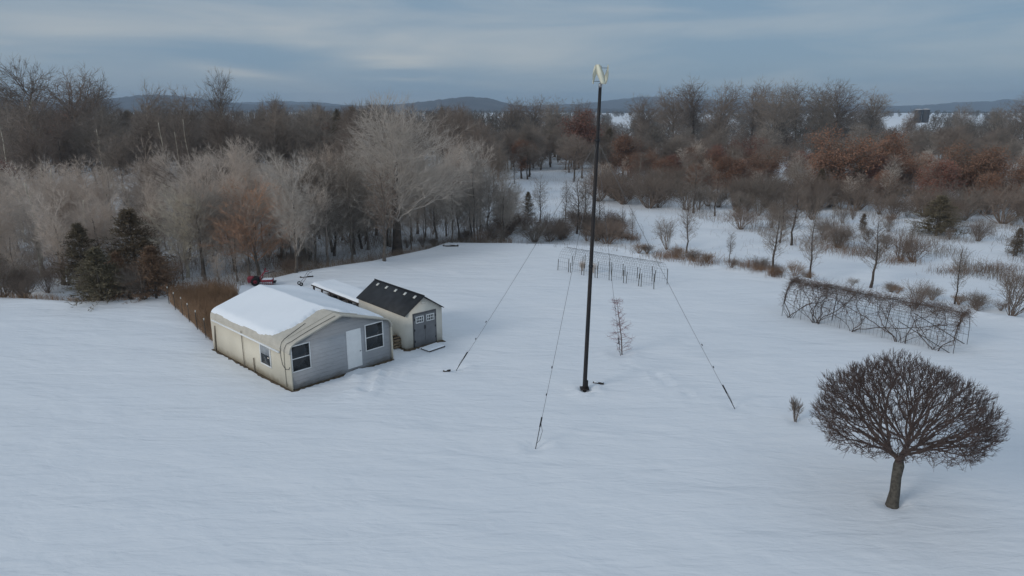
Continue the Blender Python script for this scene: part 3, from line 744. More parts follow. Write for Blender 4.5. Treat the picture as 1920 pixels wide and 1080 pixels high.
zt = MH + .12
MB().path([(lean(MH), 0, zt), (lean(MH) + .02, 0, zt + .74)], .018, 8).build('shaft', M['steel'], mast)
for k in range(3):
    m = MB(); V = []; nn_ = 14; Rr = .33; ph = R(262) + k * R(120)
    for i in range(nn_):
        t = i / (nn_ - 1); a = ph + R(52) * (t - .5) * -1; ch = .30 * (1 - .25 * abs(t - .5) * 2)
        ra = Rr * (1 - .08 * (2 * t - 1) ** 2)
        for s_, th in ((-1, 0), (0, .018), (1, 0), (0, -.018)):
            aa = a + s_ * ch / 2 / Rr * 1.05; rr = ra + th
            V.append((lean(MH) + rr * math.cos(aa), rr * math.sin(aa), zt + .02 + .76 * t))
    Fs = [(i * 4 + j, i * 4 + (j + 1) % 4, (i + 1) * 4 + (j + 1) % 4, (i + 1) * 4 + j) for i in range(nn_ - 1) for j in range(4)] + [(3, 2, 1, 0), tuple((nn_ - 1) * 4 + j for j in range(4))]
    b_ = m.add(V, Fs).build('blade', M['blade'], mast)
    for t in (.14, .84):
        a = ph - R(52) * (t - .5); MB().path([(lean(MH) + .01, 0, zt + .02 + .76 * t), (lean(MH) + .31 * math.cos(a), .31 * math.sin(a), zt + .02 + .76 * t)], .011, 6).build('strut', M['black'], b_)
ANC = [at(857, 692), at(1005, 837), at(1377, 765), at(1163, 664)]
for ax_, ay_, az_ in ANC:
    A = np.array([ax_ - MX, ay_ - MY, az_ - MZ]); B = np.array([lean(11.41), 0, 11.41]); d = (B - A) / np.linalg.norm(B - A)
    pts = [A + (B - A) * t - np.array([0, 0, .30 * 4 * t * (1 - t) * .6]) for t in np.linspace(0, 1, 14)]
    w = MB().path(pts, .008, 5).build('guy_wire', M['wire'], mast)
    MB().path([A - d * .15, A + d * .9], .017, 6).build('anchor_rod', M['black'], w)
    MB().path([A + d * .75, A + d * 1.15], .034, 6).build('turnbuckle', M['black'], w)
    side = np.cross(d, (0, 0, 1)); side /= np.linalg.norm(side)
    MB().path([A + d * .9 + side * .02, A + d * .6 + side * .14 + np.array([0, 0, .02]), A + d * .25 + side * .10, A + d * .12], .009, 5).build('wire_tail', M['wire_dark'], w)
    for t in (2.0, 3.1): MB().path([A + d * t, A + d * (t + .09)], .022, 6).build('clamp', M['black'], w)
# bits of wood lying in the snow
def plank(px, py, L, rz, label, r=.06, name='log', rise=.04):
    x, y, z = at(px, py); o = thing(name, label, 'log', (x, y, z), rz)
    MB().path([(-L / 2, 0, rise), (-L * .1, .02, rise + .02), (L * .2, -.01, rise + .02), (L / 2, .0, rise)], [r, r * 1.05, r, r * .8], 7).build('bark', M['wood_dark'], o)
    s_ = MB(); n = 10
    snow_sheet(16, 6, -L * .42, L * .42, -r * .7, r * .7, lambda a, b: rise + r * .8, lambda a, b: min(L * .4 - abs(a), r * .65 - abs(b)), .04, .03).build('snow_cover', M['roof_snow'], o, True)
plank(1122, 720, .52, R(-14), 'short dark log lying in snow just right of the mast foot')
plank(838, 697, .36, R(30), 'dark stub of wood beside the left guy wire anchor', .07)
plank(845, 462, 1.5, R(4), 'dark log lying in snow at the yard end near the woods', .13)
plank(575, 520, 1.0, R(20), 'thin dark log at the wood edge behind the hand truck', .07)

# ------------------------------------------------------------------ sapling, small shrub, round tree
x, y, z = at(1163, 664)
sp = thing('sapling', 'straggly reddish sapling below a guy wire right of the mast', 'sapling', (x + .12, y + .15, z - .02), 0)
rs = np.random.RandomState(4)
pth = np.array([(0, 0, -.1), (-.06, 0, .8), (-.2, 0, 1.7), (-.32, 0, 2.5), (-.42, 0, 3.1)])
MB().path(pth, [.035, .03, .022, .014, .006], 6).build('trunk', M['twig_round'], sp)
m = MB(); P0 = []; P1 = []
tps = []
for i in range(62):
    t = rs.uniform(.03, .97) ** 1.0; s0 = np.array([np.interp(t * 3.1, pth[:, 2], pth[:, 0]), 0, t * 3.1]); a = rs.uniform(0, 6.28); L = (.62 * (1 - t) + .18) * rs.uniform(.25, 1.35)
    e = s0 + np.array([math.cos(a), math.sin(a), rs.uniform(-.3, .8)]) * L; P0.append(s0); P1.append(e); tps.append((s0, e))
m.tubes(P0, P1, .009, .005, 3); twigs(m, tps, rs, 5, .30, .0055, .0, .75); m.build('crown', mat('reddish_twigs', (.22, .09, .095), .9), sp)

x, y, z = at(1492, 790)
shrub_m = shrub_geo(31, .95, .30, 9, 16, .004, (4, .16, .0035, .8, .25), .06)
o = shrub_m.build('shrub', M['brush'], loc=(x, y, z)); tag(o, 'tiny leafless shrub in the snow left of the round tree', 'shrub')

x, y, z = at(1673, 945)
rt_ = thing('round_tree', 'round headed ornamental tree with dense dark twigs in the front yard', 'tree', (x, y, z), 0)
rs = np.random.RandomState(77)
fk = np.array([.03, .03, 1.50])
tp = [(0, 0, -.2), (0, 0, .02), (.02, 0, .45), (.0, .01, 1.0), (.03, .03, 1.42), (.03, .03, 1.62)]
MB().path(tp, [.235, .195, .160, .150, .165, .12], 14).build('trunk', M['bark_round'], rt_, True)
pts = []
while len(pts) < 3100:
    v = rs.normal(size=3); v /= np.linalg.norm(v)
    q = rs.uniform(.82, 1.0) if rs.uniform() < .86 else rs.uniform(.5, .85)
    q *= 1 + .05 * math.sin(v[0] * 7 + 1) + .04 * math.sin(v[1] * 9 + v[2] * 5) + rs.normal() * .02
    p = np.array([.02, .1, 3.10]) + v * np.array([2.64, 2.6, 1.84]) * q
    hr = math.hypot(p[0] - .2, p[1])
    if p[2] < 2.05 + .25 * max(0, -p[1]) or p[2] < 2.0 + .8 * max(0, 1.9 - hr): continue
    pts.append(p)
pts = np.array(pts)
sg, tps = grow(fk, pts, rs, .0056, .395, .03, .09, 14, .06)
lim = MB(); cr_ = MB()
seg_mesh(cr_, sg, rs, .04, .022)
twigs(cr_, tps, rs, 5, .22, .0055, .8, .40)
cr_.build('crown', M['twig_round'], rt_)

# ------------------------------------------------------------------ wire trellis tunnel
TA, TB = np.array(at(1045, 506)[:2]), np.array(at(1230, 543)[:2]); TD = (TB - TA); TLn = np.linalg.norm(TD); TD /= TLn; TN = np.array([-TD[1], TD[0]])
if TN[1] < 0: TN = -TN
tr = thing('trellis_tunnel', 'arched wire mesh garden tunnel on rows of short dark posts', 'trellis', (TA[0], TA[1], gz(*TA)), math.atan2(TD[1], TD[0]))
TWd, THt = 1.95, 1.75
def arch(a): return TWd / 2 - TWd / 2 * math.cos(a), THt * math.sin(a) ** .8 if a not in (0, math.pi) else 0.0
def archpt(a): s_ = max(0, math.sin(a)); return TWd / 2 - TWd / 2 * math.cos(a), THt * s_ ** .75
sgn = 1 if (math.cos(math.atan2(TD[1], TD[0]) + math.pi / 2) * TN[0] + math.sin(math.atan2(TD[1], TD[0]) + math.pi / 2) * TN[1]) > 0 else -1
npan = 7
for k in range(npan):
    u0 = TLn * k / npan + .04; u1 = TLn * (k + 1) / npan - .18
    m = MB()
    for u in np.linspace(u0, u1, 6): m.path([(u, sgn * archpt(a)[0], archpt(a)[1]) for a in np.linspace(0.02, math.pi - .02, 15)], .006, 3, False)
    for a in np.linspace(.1, math.pi - .1, 15): q = archpt(a); m.path([(u0, sgn * q[0], q[1]), (u1, sgn * q[0], q[1])], .0072, 3, False)
    m.build('wire_mesh', M['wire'], tr)
for side in (0, 1):
    for k in range(npan):
        for u in (TLn * k / npan + .04, TLn * (k + 1) / npan - .18):
            if k == 1 and side == 1 and u > TLn * .2: continue
            MB().path([(u, sgn * side * TWd, -.2), (u + rnd.uniform(-.06, .06), sgn * side * TWd + rnd.uniform(-.05, .05), .95 + rnd.uniform(-.22, .22))], .028, 5).build('post', M['post_green'], tr)
# young vine stems at the trellis
for (px, py, lb) in ((1113, 512, 'small leafless plant in the wire tunnel behind the mast'), (1092, 508, 'leafless climbing stem at the far end of the wire tunnel')):
    x, y, z = at(px, py); shrub('s3', x, y, lb, None, .8, 'twig_grey', 'climbing_plant', 'plant', .45)

# ------------------------------------------------------------------ vine arbour
AA, AB = np.array(at(1466, 592)[:2]), np.array(at(1787, 663)[:2]); AD = AB - AA; ALn = np.linalg.norm(AD); AD /= ALn; ARZ = math.atan2(AD[1], AD[0])
AW, AHt = 2.35, 2.12
ab = thing('vine_arbour', 'long arched wire arbour frame carrying old leafless vines', 'arbour', (AA[0], AA[1], gz(*AA)), ARZ)
def apt(a, off=0.0):
    c, s_ = math.cos(a), max(0.0, math.sin(a)); return AW / 2 - (AW / 2 + off) * (abs(c) ** .92) * (1 if c >= 0 else -1), (AHt + off) * s_ ** .86
for k in range(9):
    u = ALn * k / 8; MB().path([(u, apt(a)[0], apt(a)[1] - (.15 if j in (0, 16) else 0)) for j, a in enumerate(np.linspace(0.0, math.pi, 17))], .015 if k in (0, 8) else .012, 6).build('hoop', M['wire_dark'], ab)
m = MB()
for a in np.linspace(.25, math.pi - .25, 13): q = apt(a, -.015); m.path([(0, q[0], q[1]), (ALn, q[0], q[1])], .008, 3, False)
for u in np.linspace(.25, ALn - .25, 46): m.path([(u, apt(a, -.015)[0], apt(a, -.015)[1]) for a in np.linspace(0.02, math.pi - .02, 15)], .005, 3, False)
m.build('wire_mesh', M['wire_dark'], ab)
for v in (0.0, AW): MB().path([(ALn, v, 0), (ALn - 2.9, v, 1.25)], .022, 6).build('brace', M['wire_dark'], ab)
for u in (2.6, 5.7): MB().path([(u, AW * .55, -.1), (u + .15, AW * .55, 1.8)], .025, 6).build('post', M['wire_dark'], ab)
vines = [(.55, 2, 'twin stemmed vine at the far end of the wire arbour'), (2.2, 5, 'many stemmed vine spreading from one foot on the arbour side'), (4.35, 2, 'pair of curved vine stems in the middle of the arbour'),
         (7.0, 3, 'crooked forked vine near the open end of the arbour'), (8.7, 2, 'thin vine on the end hoop of the arbour')]
rs = np.random.RandomState(12)
for vi, (u0, ns, lb) in enumerate(vines):
    vt = thing('vine', lb, 'vine', (AA[0], AA[1], gz(*AA)), ARZ, 'vines on the wire arbour')
    stem = MB(); tw_ = MB(); A0 = []; A1 = []
    for k in range(ns * 2 + 2):
        u = u0 + rs.normal() * .12; a = .0; pts = []; du = rs.normal() * .34; L = rs.uniform(1.0, 2.4)
        st_ = rs.uniform(.06, .10)
        for j in range(22):
            off = .05 + .09 * math.sin(j * .9 + k) ; q = apt(a, off); pts.append((u, q[0], q[1] - (.1 if j == 0 else 0)))
            du += rs.normal() * .11; du *= .93; u = min(max(u + du * .6, .05), ALn - .05); a += st_ * rs.uniform(.5, 1.4)
            if a > L: break
        n_ = len(pts)
        if n_ > 3: stem.path(pts, np.linspace(.028 if k < ns else .014, .007, n_), 5)
        for j in range(4, n_):
            for _ in range(4):
                d = rs.normal(size=3); d /= np.linalg.norm(d); A0.append(pts[j]); A1.append(np.array(pts[j]) + d * rs.uniform(.2, .6))
    stem.build('stem', M['vine'], vt)
    w_ = ALn / len(vines)
    for i in range(720):
        u = np.clip(u0 + rs.normal() * w_ * .55, .0, ALn); a = np.clip(rs.normal() * .42 + 1.75, .5, 2.9); q = apt(a, rs.normal() * .10 + .05)
        d = rs.normal(size=3); d[0] *= 1.6; d /= np.linalg.norm(d); p = np.array([u, q[0], q[1]]); A0.append(p); A1.append(p + d * rs.uniform(.2, .65))
    tw_.tubes(A0, A1, .006, .0032, 3); tw_.build('twigs', M['vine_twig'], vt)

# ------------------------------------------------------------------ silos on the far field
for k, (px, wd, lb) in enumerate(((1723, 6.6, 'left one of two grey farm silos on the far snowy field'), (1737.5, 6.4, 'right one of two grey farm silos on the far snowy field'))):
    D = 690; x = (px - 960) / F * (D * CP); zt_ = height_at(px, 204 if k == 0 else 203.5, D); z0_ = gz(x, D) - .5
    si = thing('silo', lb, 'silo', (x, D, z0_), 0, 'farm silos')
    MB().path([(0, 0, 0), (0, 0, zt_ - z0_ - 1)], wd / 2, 20).build('tower', M['silo'], si, True)
    MB().path([(0, 0, zt_ - z0_ - .98), (0, 0, zt_ - z0_ - .4), (0, 0, zt_ - z0_)], [wd / 2 + .1, wd / 2, .6], 20).build('roof', M['silo_top'], si)

# ------------------------------------------------------------------ trees: the wood edge on the left
ORD = ['first', 'second', 'third', 'fourth', 'fifth', 'sixth', 'seventh', 'eighth', 'ninth', 'tenth']
x, y, z = at(745, 478)
pts = blobs(np.random.RandomState(2), 2000, (.9, 0, 7.8), (6.6, 6.0, 6.0), 22, .24, 2.4)
big = tree_geo(200, 13.4, 2.6, .55, pts, .42, .0085, .43, 7, (6, .85, .0062, .3, .5), up=.06, near=.12, nlimb=5, slope=.75, rtop=.16, wob=.008)
M['twig_big'] = mat('brown_grey_twigs', (.44, .385, .335), .95, .15, 1.2, .18)
proto('big', big, M['bark_deep'], M['twig_big'])
place('big', 'spreading_tree', 'largest spreading grey tree with thick trunk at the yard edge behind the shed', 'tree', x, y, 15.6, 13.4, rz=0)
row = [(385, 527, 8.0, 3), (554, 512, 8.8, 0), (614, 498, 8.4, 2), (626, 480, 9.0, 1), (665, 477, 8.8, 0), (720, 488, 8.3, 4), (690, 468, 9.2, 3), (731, 463, 8.0, 2), (704, 441, 9.0, 0),
       (820, 448, 8.8, 1), (848, 455, 7.0, 4), (862, 450, 7.6, 2), (915, 450, 7.8, 3), (945, 452, 7.0, 4), (580, 490, 8.6, 3), (530, 484, 9.2, 0)]
row.sort(key=lambda r: r[0])
lft = [r for r in row if r[0] < 745][::-1]; rgt = [r for r in row if r[0] >= 745]
for side, rr in (('left', lft), ('right', rgt)):
    for i, (px, py, h, k) in enumerate(rr):
        x, y, z = at(px, py)
        n_ = ORD[i] if i < 10 else ['eleventh', 'twelfth', 'thirteenth', 'fourteenth'][i - 10]
        kk = 'slim1' if px == 720 else MID[k][0]
        place(kk, 'bare_tree', f'grey bare tree at the wood edge, {n_} {side} of the thick trunked spreading tree', 'tree', x, y, h, 7.0 if px == 720 else 9.0, twig=M['brush'] if px == 720 else M['twig_big'], bark=M['bark_dark'] if i % 3 else None, group='bare trees along the wood edge')
x, y, z = at(486, 516); place('mid1', 'bare_tree', 'bare tree with orange brown twigs standing behind the snowy roof', 'tree', x, y, 8.4, 9.0, wide=1.2, bark=M['bark_dark'], twig=M['twig_orange'], group='bare trees along the wood edge')
x, y, z = at(352, 520); place('mid3', 'bare_tree', 'bare tree with palest straw coloured twigs left of the orange twigged tree', 'tree', x, y, 7.6, 9.0, wide=1.25, twig=M['twig_pale'], bark=M['bark_pale'], group='bare trees along the wood edge')
def band2(px): return float(np.interp(px, [1000, 1130, 1300, 1500, 1700, 1920], [352, 372, 405, 462, 492, 545]))
def yard(px): return float(np.interp(px, [960, 1160, 1210, 1300, 1450, 1660, 1850], [458, 466, 482, 492, 515, 550, 588]))
cnt = 0; spots = []
def free(x, y, d):
    for a, b in spots:
        if (a - x) ** 2 + (b - y) ** 2 < d * d: return False
    spots.append((x, y)); return True
tries = 0
while cnt < 84 and tries < 4000:
    tries += 1
    px = rnd.uniform(285, 960); py = rnd.uniform(390, 520)
    x, y, z = at(px, py); yb = np.interp(x, EX, EY)
    if y < yb + 2.5 or y > 98 or not free(x, y, 2.4): continue
    if px > 880 and py < 430: continue
    if 690 < px < 800 and y < 64: continue
    k = rnd.randrange(5)
    place(MID[k][0], 'bare_tree', 'grey twigged bare tree inside the dense thicket behind the buildings', 'tree', x, y, rnd.uniform(5.8, 10.0), 9.0, wide=rnd.uniform(.8, 1.2), twig=M['twig_dark'] if rnd.random() < .22 else None, bark=M['bark_dark'] if rnd.random() < .5 else None, group='bare trees inside the thicket behind the buildings'); cnt += 1
cnt = tries = 0
while cnt < 52 and tries < 4000:
    tries += 1
    px = rnd.uniform(-90, 330); py = rnd.uniform(385, 535); x, y, z = at(px, py); yb = np.interp(x, EX, EY)
    if y < yb + 1.5 or y > 90 or not free(x, y, 2.2): continue
    if 215 < px < 300 and py > 445: continue
    key, bh = (MID[rnd.randrange(5)] if rnd.random() < .62 else SLIM[rnd.randrange(3)])
    place(key, 'bare_tree', 'low grey bare tree in the brushy thicket beyond the open left field', 'tree', x, y, rnd.uniform(5.2, 8.2), bh, twig=M['twig_grey'], bark=M['bark_pale'] if rnd.random() < .35 else M['bark_grey'], group='bare trees in the left thicket'); cnt += 1
for i in range(44):
    px = rnd.uniform(-60, 330) if i < 24 else rnd.uniform(470, 950); x, y, z = at(px, 540); yb = float(np.interp(x, EX, EY)); y = yb + rnd.uniform(.5, 7)
    x = (px - 960) / F * (y * CP + 11.5 * SP)
    if i < 24: shrub(['s0', 's1', 's2'][i % 3], x, y, 'leafless brown shrub at the brushy edge of the open left field', 'shrubs edging the left field', rnd.uniform(1.3, 2.6))
    else: shrub(['s3', 's1', 's0'][i % 3], x, y, 'low leafless shrub under the grey trees behind the buildings', 'shrubs under the wood edge trees', rnd.uniform(.7, 1.5), wide=.9)
cnt = tries = 0
while cnt < 70 and tries < 4000:
    tries += 1
    px = rnd.uniform(-60, 960); py = rnd.uniform(395, 535); x, y, z = at(px, py); yb = np.interp(x, EX, EY)
    if y < yb + 1.0 or y > 88 or not free(x, y, 1.3): continue
    if rnd.random() < .5: place(SLIM[rnd.randrange(3)][0], 'young_tree', 'thin grey sapling among the larger grey trees of the thicket', 'tree', x, y, rnd.uniform(2.6, 4.6), 7.0, wide=1.15, twig=M['twig_grey'], bark=M['bark_grey'], group='saplings inside the thicket')
    else: shrub(['s0', 's1', 's2'][cnt % 3], x, y, 'greyish leafless shrub between the trunks of the thicket', 'shrubs inside the thicket', rnd.uniform(1.2, 2.6), 'twig_grey')
    cnt += 1
def g_thicket(rs):
    px = rs.uniform(-90, 960); py = rs.uniform(392, 545); x, y, _ = at(px, py); yb = float(np.interp(x, EX, EY))
    if y < yb + .8 or waves(x, y, 9, 3) + rs.normal() * .25 < -.05 or (px > 470 and y < yb + 9 and rs.uniform() < .75): return None
    return x, y
stalks('thicket_brush', 'tangled grey brush under the trees of the thicket', 'brush', g_thicket, 13000, 1.5, .010, .7, 33)
# evergreens on the left
for key, px, py, h, bh, wd, lb, tw_ in (('cedar0', 150, 545, 5.0, 5.0, 1.05, 'narrow dark cedar at the left field edge, its tip bronzed', None), ('cedar0', 248, 535, 5.8, 5.0, 1.3, 'tallest dark green cedar of the left field edge with open branches', None),
                                        ('cedar1', 178, 567, 3.6, 4.0, 1.35, 'brownish green bushy cedar in front of the two dark cedars', M['needle']), ('cedar1', 282, 562, 3.6, 4.0, 1.2, 'rounded rusty brown cedar nearest the wire fence', None),
                                        ('cedar1', 215, 560, 3.2, 4.0, 1.2, 'short bronzed cedar squeezed between the dark cedars and the rounded brown one', None)):
    x, y, z = at(px, py); place(key, 'cedar', lb, 'evergreen', x, y + .8, h, bh, wide=wd, twig=tw_, group='cedars at the left field edge')
def g_edge(px0, px1, a, b):
    def g(rs):
        px = rs.uniform(px0, px1); x, y, _ = at(px, 540); yb = float(np.interp(x, EX, EY)); return (x, yb + rs.uniform(a, b) * rs.uniform(.3, 1))
    return g
stalks('edge_grass', 'dry weeds and grass along the edge of the left field', 'dry_grass', g_edge(-80, 320, -.2, 2.5), 1500, .55, .006, .5, 8)
stalks('wood_edge_weeds', 'thin dry weeds along the snowy wood edge', 'weed', g_edge(440, 960, .0, 7), 5200, .7, .006, .5, 9)

# ------------------------------------------------------------------ the dark wood behind
tall_left = [(22, 330, 150, 0), (82, 362, 118, 1), (150, 345, 130, 3), (190, 330, 142, 2), (310, 372, 160, 4), (365, 355, 168, 2), (432, 368, 140, 1), (515, 305, 178, 0)]
LB = ['tall dark bare tree rising over the wood at its far left end', 'tallest pale trunked tree over the left wood with a wide open crown', 'dense dark crowned tree just right of the tallest pale trunk', 'rounded dark tree ending the tall left clump',
      'ragged tree with a pale trunk over the middle of the left wood', 'thin topped bare tree between the ragged pale trunk and the lone open crown', 'lone open crowned bare tree standing clear above the wood line', 'low twiggy tree top showing over the wood near the dark pines']
for (px, py, top, k), lb in zip(tall_left, LB):
    x, y, z = at(px, py); h = height_at(px, top, y) - z
    place(TALL[k][0], 'tall_tree', lb, 'tree', x, y, h, 20.0, wide=.62 if px == 432 else .85 if px == 310 else 1, bark=M['bark_pale'] if k in (1, 4) else None, group='tall trees over the left wood')
for (px, top, lb) in ((318, 212, 'pale leaning dead trunk in front of the dark wood behind the thicket'), (345, 232, 'pale bare trunk beside the leaning dead one before the dark wood'), (362, 205, 'tall thin pale trunk before the middle of the dark wood'), (436, 215, 'pale double topped trunk under the lone open crown'), (25, 205, 'pale broken trunk at the far left of the dark wood'), (205, 225, 'thin pale trunk right of the tall left clump')):
    x, y, z = at(px, 385); h = height_at(px, top, y) - z; place('slim0' if px % 2 else 'slim2', 'pale_tree', lb, 'tree', x, y, h, 7.0, wide=.6, bark=M['bark_pale'], twig=M['twig_dark'], group='pale trunks before the dark wood')
tall_right = [(960, 292, 186, 2), (1000, 290, 182, 3), (1040, 295, 184, 0), (1090, 288, 188, 2), (1205, 292, 180, 3), (1252, 296, 168, 2), (1298, 292, 148, 0), (1352, 296, 156, 2), (1405, 292, 150, 0), (1442, 298, 158, 3), (1488, 292, 152, 0), (1528, 298, 160, 2),
              (1562, 292, 152, 3), (1626, 290, 168, 0), (1915, 290, 172, 3), (1795, 280, 196, 2), (1862, 282, 196, 0), (1700, 280, 205, 2)]
for i, (px, py, top, k) in enumerate(tall_right):
    x, y, z = at(px, py); h = height_at(px, top, y) - z
    near = 'left of the mast' if px < 1110 else 'right of the mast' if px < 1700 else 'near the far silos'
    j = sum(1 for q in tall_right if ((q[0] < 1110) == (px < 1110)) and ((q[0] < 1700) == (px < 1700)) and q[0] < px)
    place(TALL[k][0], 'tall_tree', f'bare tree of the skyline row {near}, {(ORD + ["eleventh", "twelfth"])[j]} counted from the left', 'tree', x, y, h, 20.0, wide=1.15 if h > 15 else .9, group='bare trees of the skyline row')
cnt = tries = 0; spots = []
while cnt < 110 and tries < 5000:
    tries += 1
    y = rnd.uniform(96, 175); px = rnd.uniform(-60, 1000); x = (px - 960) / F * (y * CP)
    if not free(x, y, 3.6): continue
    k = rnd.randrange(4); h = rnd.uniform(11.3, 15.2) * (.8 if px > 880 else 1)
    place(WOOD[k][0], 'dark_tree', 'dark bare tree deep in the wood beyond the thicket', 'tree', x, y, h, 12.0, bark=M['bark_pale'] if rnd.random() < .16 else None, group='dark bare trees of the left wood'); cnt += 1
cnt = tries = 0
while cnt < 118 and tries < 6000:
    tries += 1
    y = rnd.uniform(128, 200); px = rnd.uniform(985, 1990); x = (px - 960) / F * (y * CP)
    if not free(x, y, 4.2): continue
    k = rnd.randrange(4); h = rnd.uniform(6.5, 10.2)
    place(WOOD[k][0], 'dark_tree', 'dark bare tree in the wood behind the rust leaved oaks', 'tree', x, y, h, 12.0, wide=1.25, group='dark bare trees behind the oaks'); cnt += 1
for i, (px, py, top, key, lb) in enumerate([(640, 330, 207, 'pine0', 'left pine of the dark evergreen clump above the grey thicket'), (668, 325, 204, 'pine1', 'broadest pine in the dark evergreen clump above the grey thicket'), (690, 335, 209, 'pine0', 'right hand pine of the dark evergreen clump beside the spreading tree'),
                                          (610, 320, 211, 'pine1', 'low pine at the start of the dark evergreen clump'), (1140, 318, 243, 'pine1', 'dark green pine just right of the mast at the wood front'), (255, 320, 212, 'pine1', 'dark evergreen half hidden in the left wood'),
                                          (1610, 365, 290, 'pine1', 'dark evergreen between two rust oaks at the marsh edge'), (1535, 378, 318, 'pine1', 'low dark evergreen in front of the rust oaks'), (830, 270, 203, 'pine0', 'dark pine tip showing over the spreading tree')]):
    x, y, z = at(px, py); h = height_at(px, top, y) - z; place(key, 'pine', lb, 'evergreen', x, y, h, 13.0 if key == 'pine0' else 11.0, group='dark pines')
oaks = [(978, 335, 262, 1, 'rust'), (1078, 318, 205, 0, 'red'), (1168, 338, 252, 1, 'rust'), (1222, 345, 276, 2, 'rust'), (1292, 340, 274, 0, 'rust'), (1376, 372, 298, 1, 'rust'), (1440, 350, 272, 2, 'rust'), (1500, 348, 282, 0, 'red'),
        (1562, 372, 232, 2, 'rust'), (1642, 372, 290, 1, 'red'), (1676, 360, 246, 0, 'rust'), (1755, 398, 300, 1, 'red'), (1800, 385, 262, 2, 'rust'), (1862, 390, 272, 0, 'rust'), (1838, 402, 325, 1, 'rust'), (1935, 385, 282, 2, 'rust'),
        (12, 400, 300, 1, 'red'), (612, 330, 228, 0, 'red'), (115, 330, 200, 2, 'red'), (1255, 350, 290, 1, 'red'), (1330, 340, 270, 0, 'red'), (1405, 330, 250, 2, 'red')]
OL = {978: 'lone rust leaved oak left of the mast by the marsh inlet', 1078: 'dark red leaved oak just left of the mast', 1168: 'bright rust oak just right of the mast', 12: 'small dark red oak at the far left edge of the wood', 612: 'dark red oak below the dark pine clump', 115: 'dark red oak under the tall pale trunked tree'}
j = 0
for px, py, top, k, c in oaks:
    x, y, z = at(px, py); h = height_at(px, top, y) - z
    if px in OL: lb = OL[px]
    else:
        j = sum(1 for q in oaks if 1200 < q[0] < px)
        nm = (ORD + ['eleventh', 'twelfth', 'thirteenth', 'fourteenth', 'fifteenth', 'sixteenth', 'seventeenth'])[j]
        lb = f'{"rust" if c == "rust" else "dull red"} leaved oak behind the marsh, {nm} in that belt from the left'
    o = place(OAK[k][0], 'oak_tree', lb, 'tree', x, y, h, 9.0, wide=1.2, group='leaf holding oaks')
    if c == 'red':
        f_ = [ch for ch in o.children if ch.name.startswith('foliage')][0]; f_.material_slots[0].link = 'OBJECT'; f_.material_slots[0].material = M['leaf_red']
cnt = tries = 0; spots = []
while cnt < 56 and tries < 3000:
    tries += 1
    px = rnd.uniform(1110, 1960); py = rnd.uniform(335, 402); x, y, z = at(px, py)
    if px < 1500 and py > 365 + (px - 1110) * .08: continue
    if not free(x, y, 2.2): continue
    key, bh = SLIM[rnd.randrange(3)] if cnt % 2 else MID[rnd.randrange(5)]
    place(key, 'bare_tree', 'greyish bare tree standing among the rust leaved oaks', 'tree', x, y, rnd.uniform(4.5, 7.5), bh, wide=1.1, twig=M['twig_dark'] if cnt % 3 else M['twig_grey'], bark=M['bark_grey'], group='bare trees among the oaks'); cnt += 1
cnt = tries = 0; spots = []
while cnt < 26 and tries < 3000:
    tries += 1
    px = rnd.uniform(1140, 1980); py = rnd.uniform(325, 384) + max(0, px - 1500) * .03; x, y, z = at(px, py)
    if not free(x, y, 4.2): continue
    o = place(OAK[cnt % 3][0], 'oak_tree', 'smaller rust brown oak crowded between the larger oaks of the belt', 'tree', x, y, rnd.uniform(4.2, 7.2), 9.0, wide=1.25, group='smaller oaks of the belt'); cnt += 1
for k in range(26):
    px = rnd.uniform(900, 1140); py = rnd.uniform(292, 320); x, y, z = at(px, py)
    if k % 3 < 2: place(WOOD[k % 4][0], 'dark_tree', 'dark bare tree closing the snowy marsh inlet behind the mast', 'tree', x, y, rnd.uniform(6.5, 9.5), 12.0, wide=1.3, group='dark bare trees behind the marsh inlet')
    else: shrub('s2', x, y, 'dark tall shrub at the back of the marsh inlet', 'shrubs behind the marsh inlet', rnd.uniform(3, 4.5), wide=1.5)
# the far wood: one mass
def far_wood():
    rs = np.random.RandomState(21); m = MB(); A = []; B = []; r = []; T0 = []; T1 = []
    for i in range(2150):
        band = 0 if i < 480 else 1 if i < 1120 else 2 if i < 1740 else 3
        if band == 0: y = rs.uniform(165, 330); px = rs.uniform(-420, 1000); h = rs.uniform(10.5, 13.2)
        elif band == 1: y = rs.uniform(175, 300) if rs.uniform() < .6 else rs.uniform(300, 420); px = rs.uniform(950, 2250); h = rs.uniform(7.5, 10.8)
        else:
            y = rs.uniform(420, 950) if band == 2 else rs.uniform(1050, 1700); px = rs.uniform(-150, 2060); h = rs.uniform(10, 13) if px < 900 else rs.uniform(8, 11.5)
        if band and (1145 < px < 1190 or 1650 < px < 1752): 
            if band == 2: continue
            if band == 1: h *= .72
        x = (px - 960) / F * (y * CP); z = gh1(x, y)
        w = h * rs.uniform(.30, .44); n = 150 if band < 2 else 80
        v = rs.normal(size=(n, 3)); v /= np.linalg.norm(v, axis=1)[:, None]; q = rs.uniform(.15, 1, (n, 1)) ** .5
        c = np.array([x, y, z + h * .55]) + v * q * np.array([w, w, h * .45])
        d = v * .5 + rs.normal(size=(n, 3)) * .45; d[:, 2] += .5; d /= np.linalg.norm(d, axis=1)[:, None]
        L = rs.uniform(.8, 2.0, (n, 1)) * h / 11 * (1.7 if band >= 2 else 1)
        A.append(c - d * L * .5); B.append(c + d * L * .5); r.append(np.full(n, .062 if band < 2 else .15 if band == 2 else .22))
        T0.append((x, y, z - .2)); T1.append((x + rs.normal() * .3, y, z + h * .6))
    A = np.concatenate(A); B = np.concatenate(B)
    r = np.concatenate(r); m.tubes(A, B, r, r * .35, 3); m.tubes(T0, T1, .16, .06, 5)
    tag(m.build('far_wood', M['brush_far']), 'distant dark leafless wood reading as one mass', None, None, 'stuff')
far_wood()

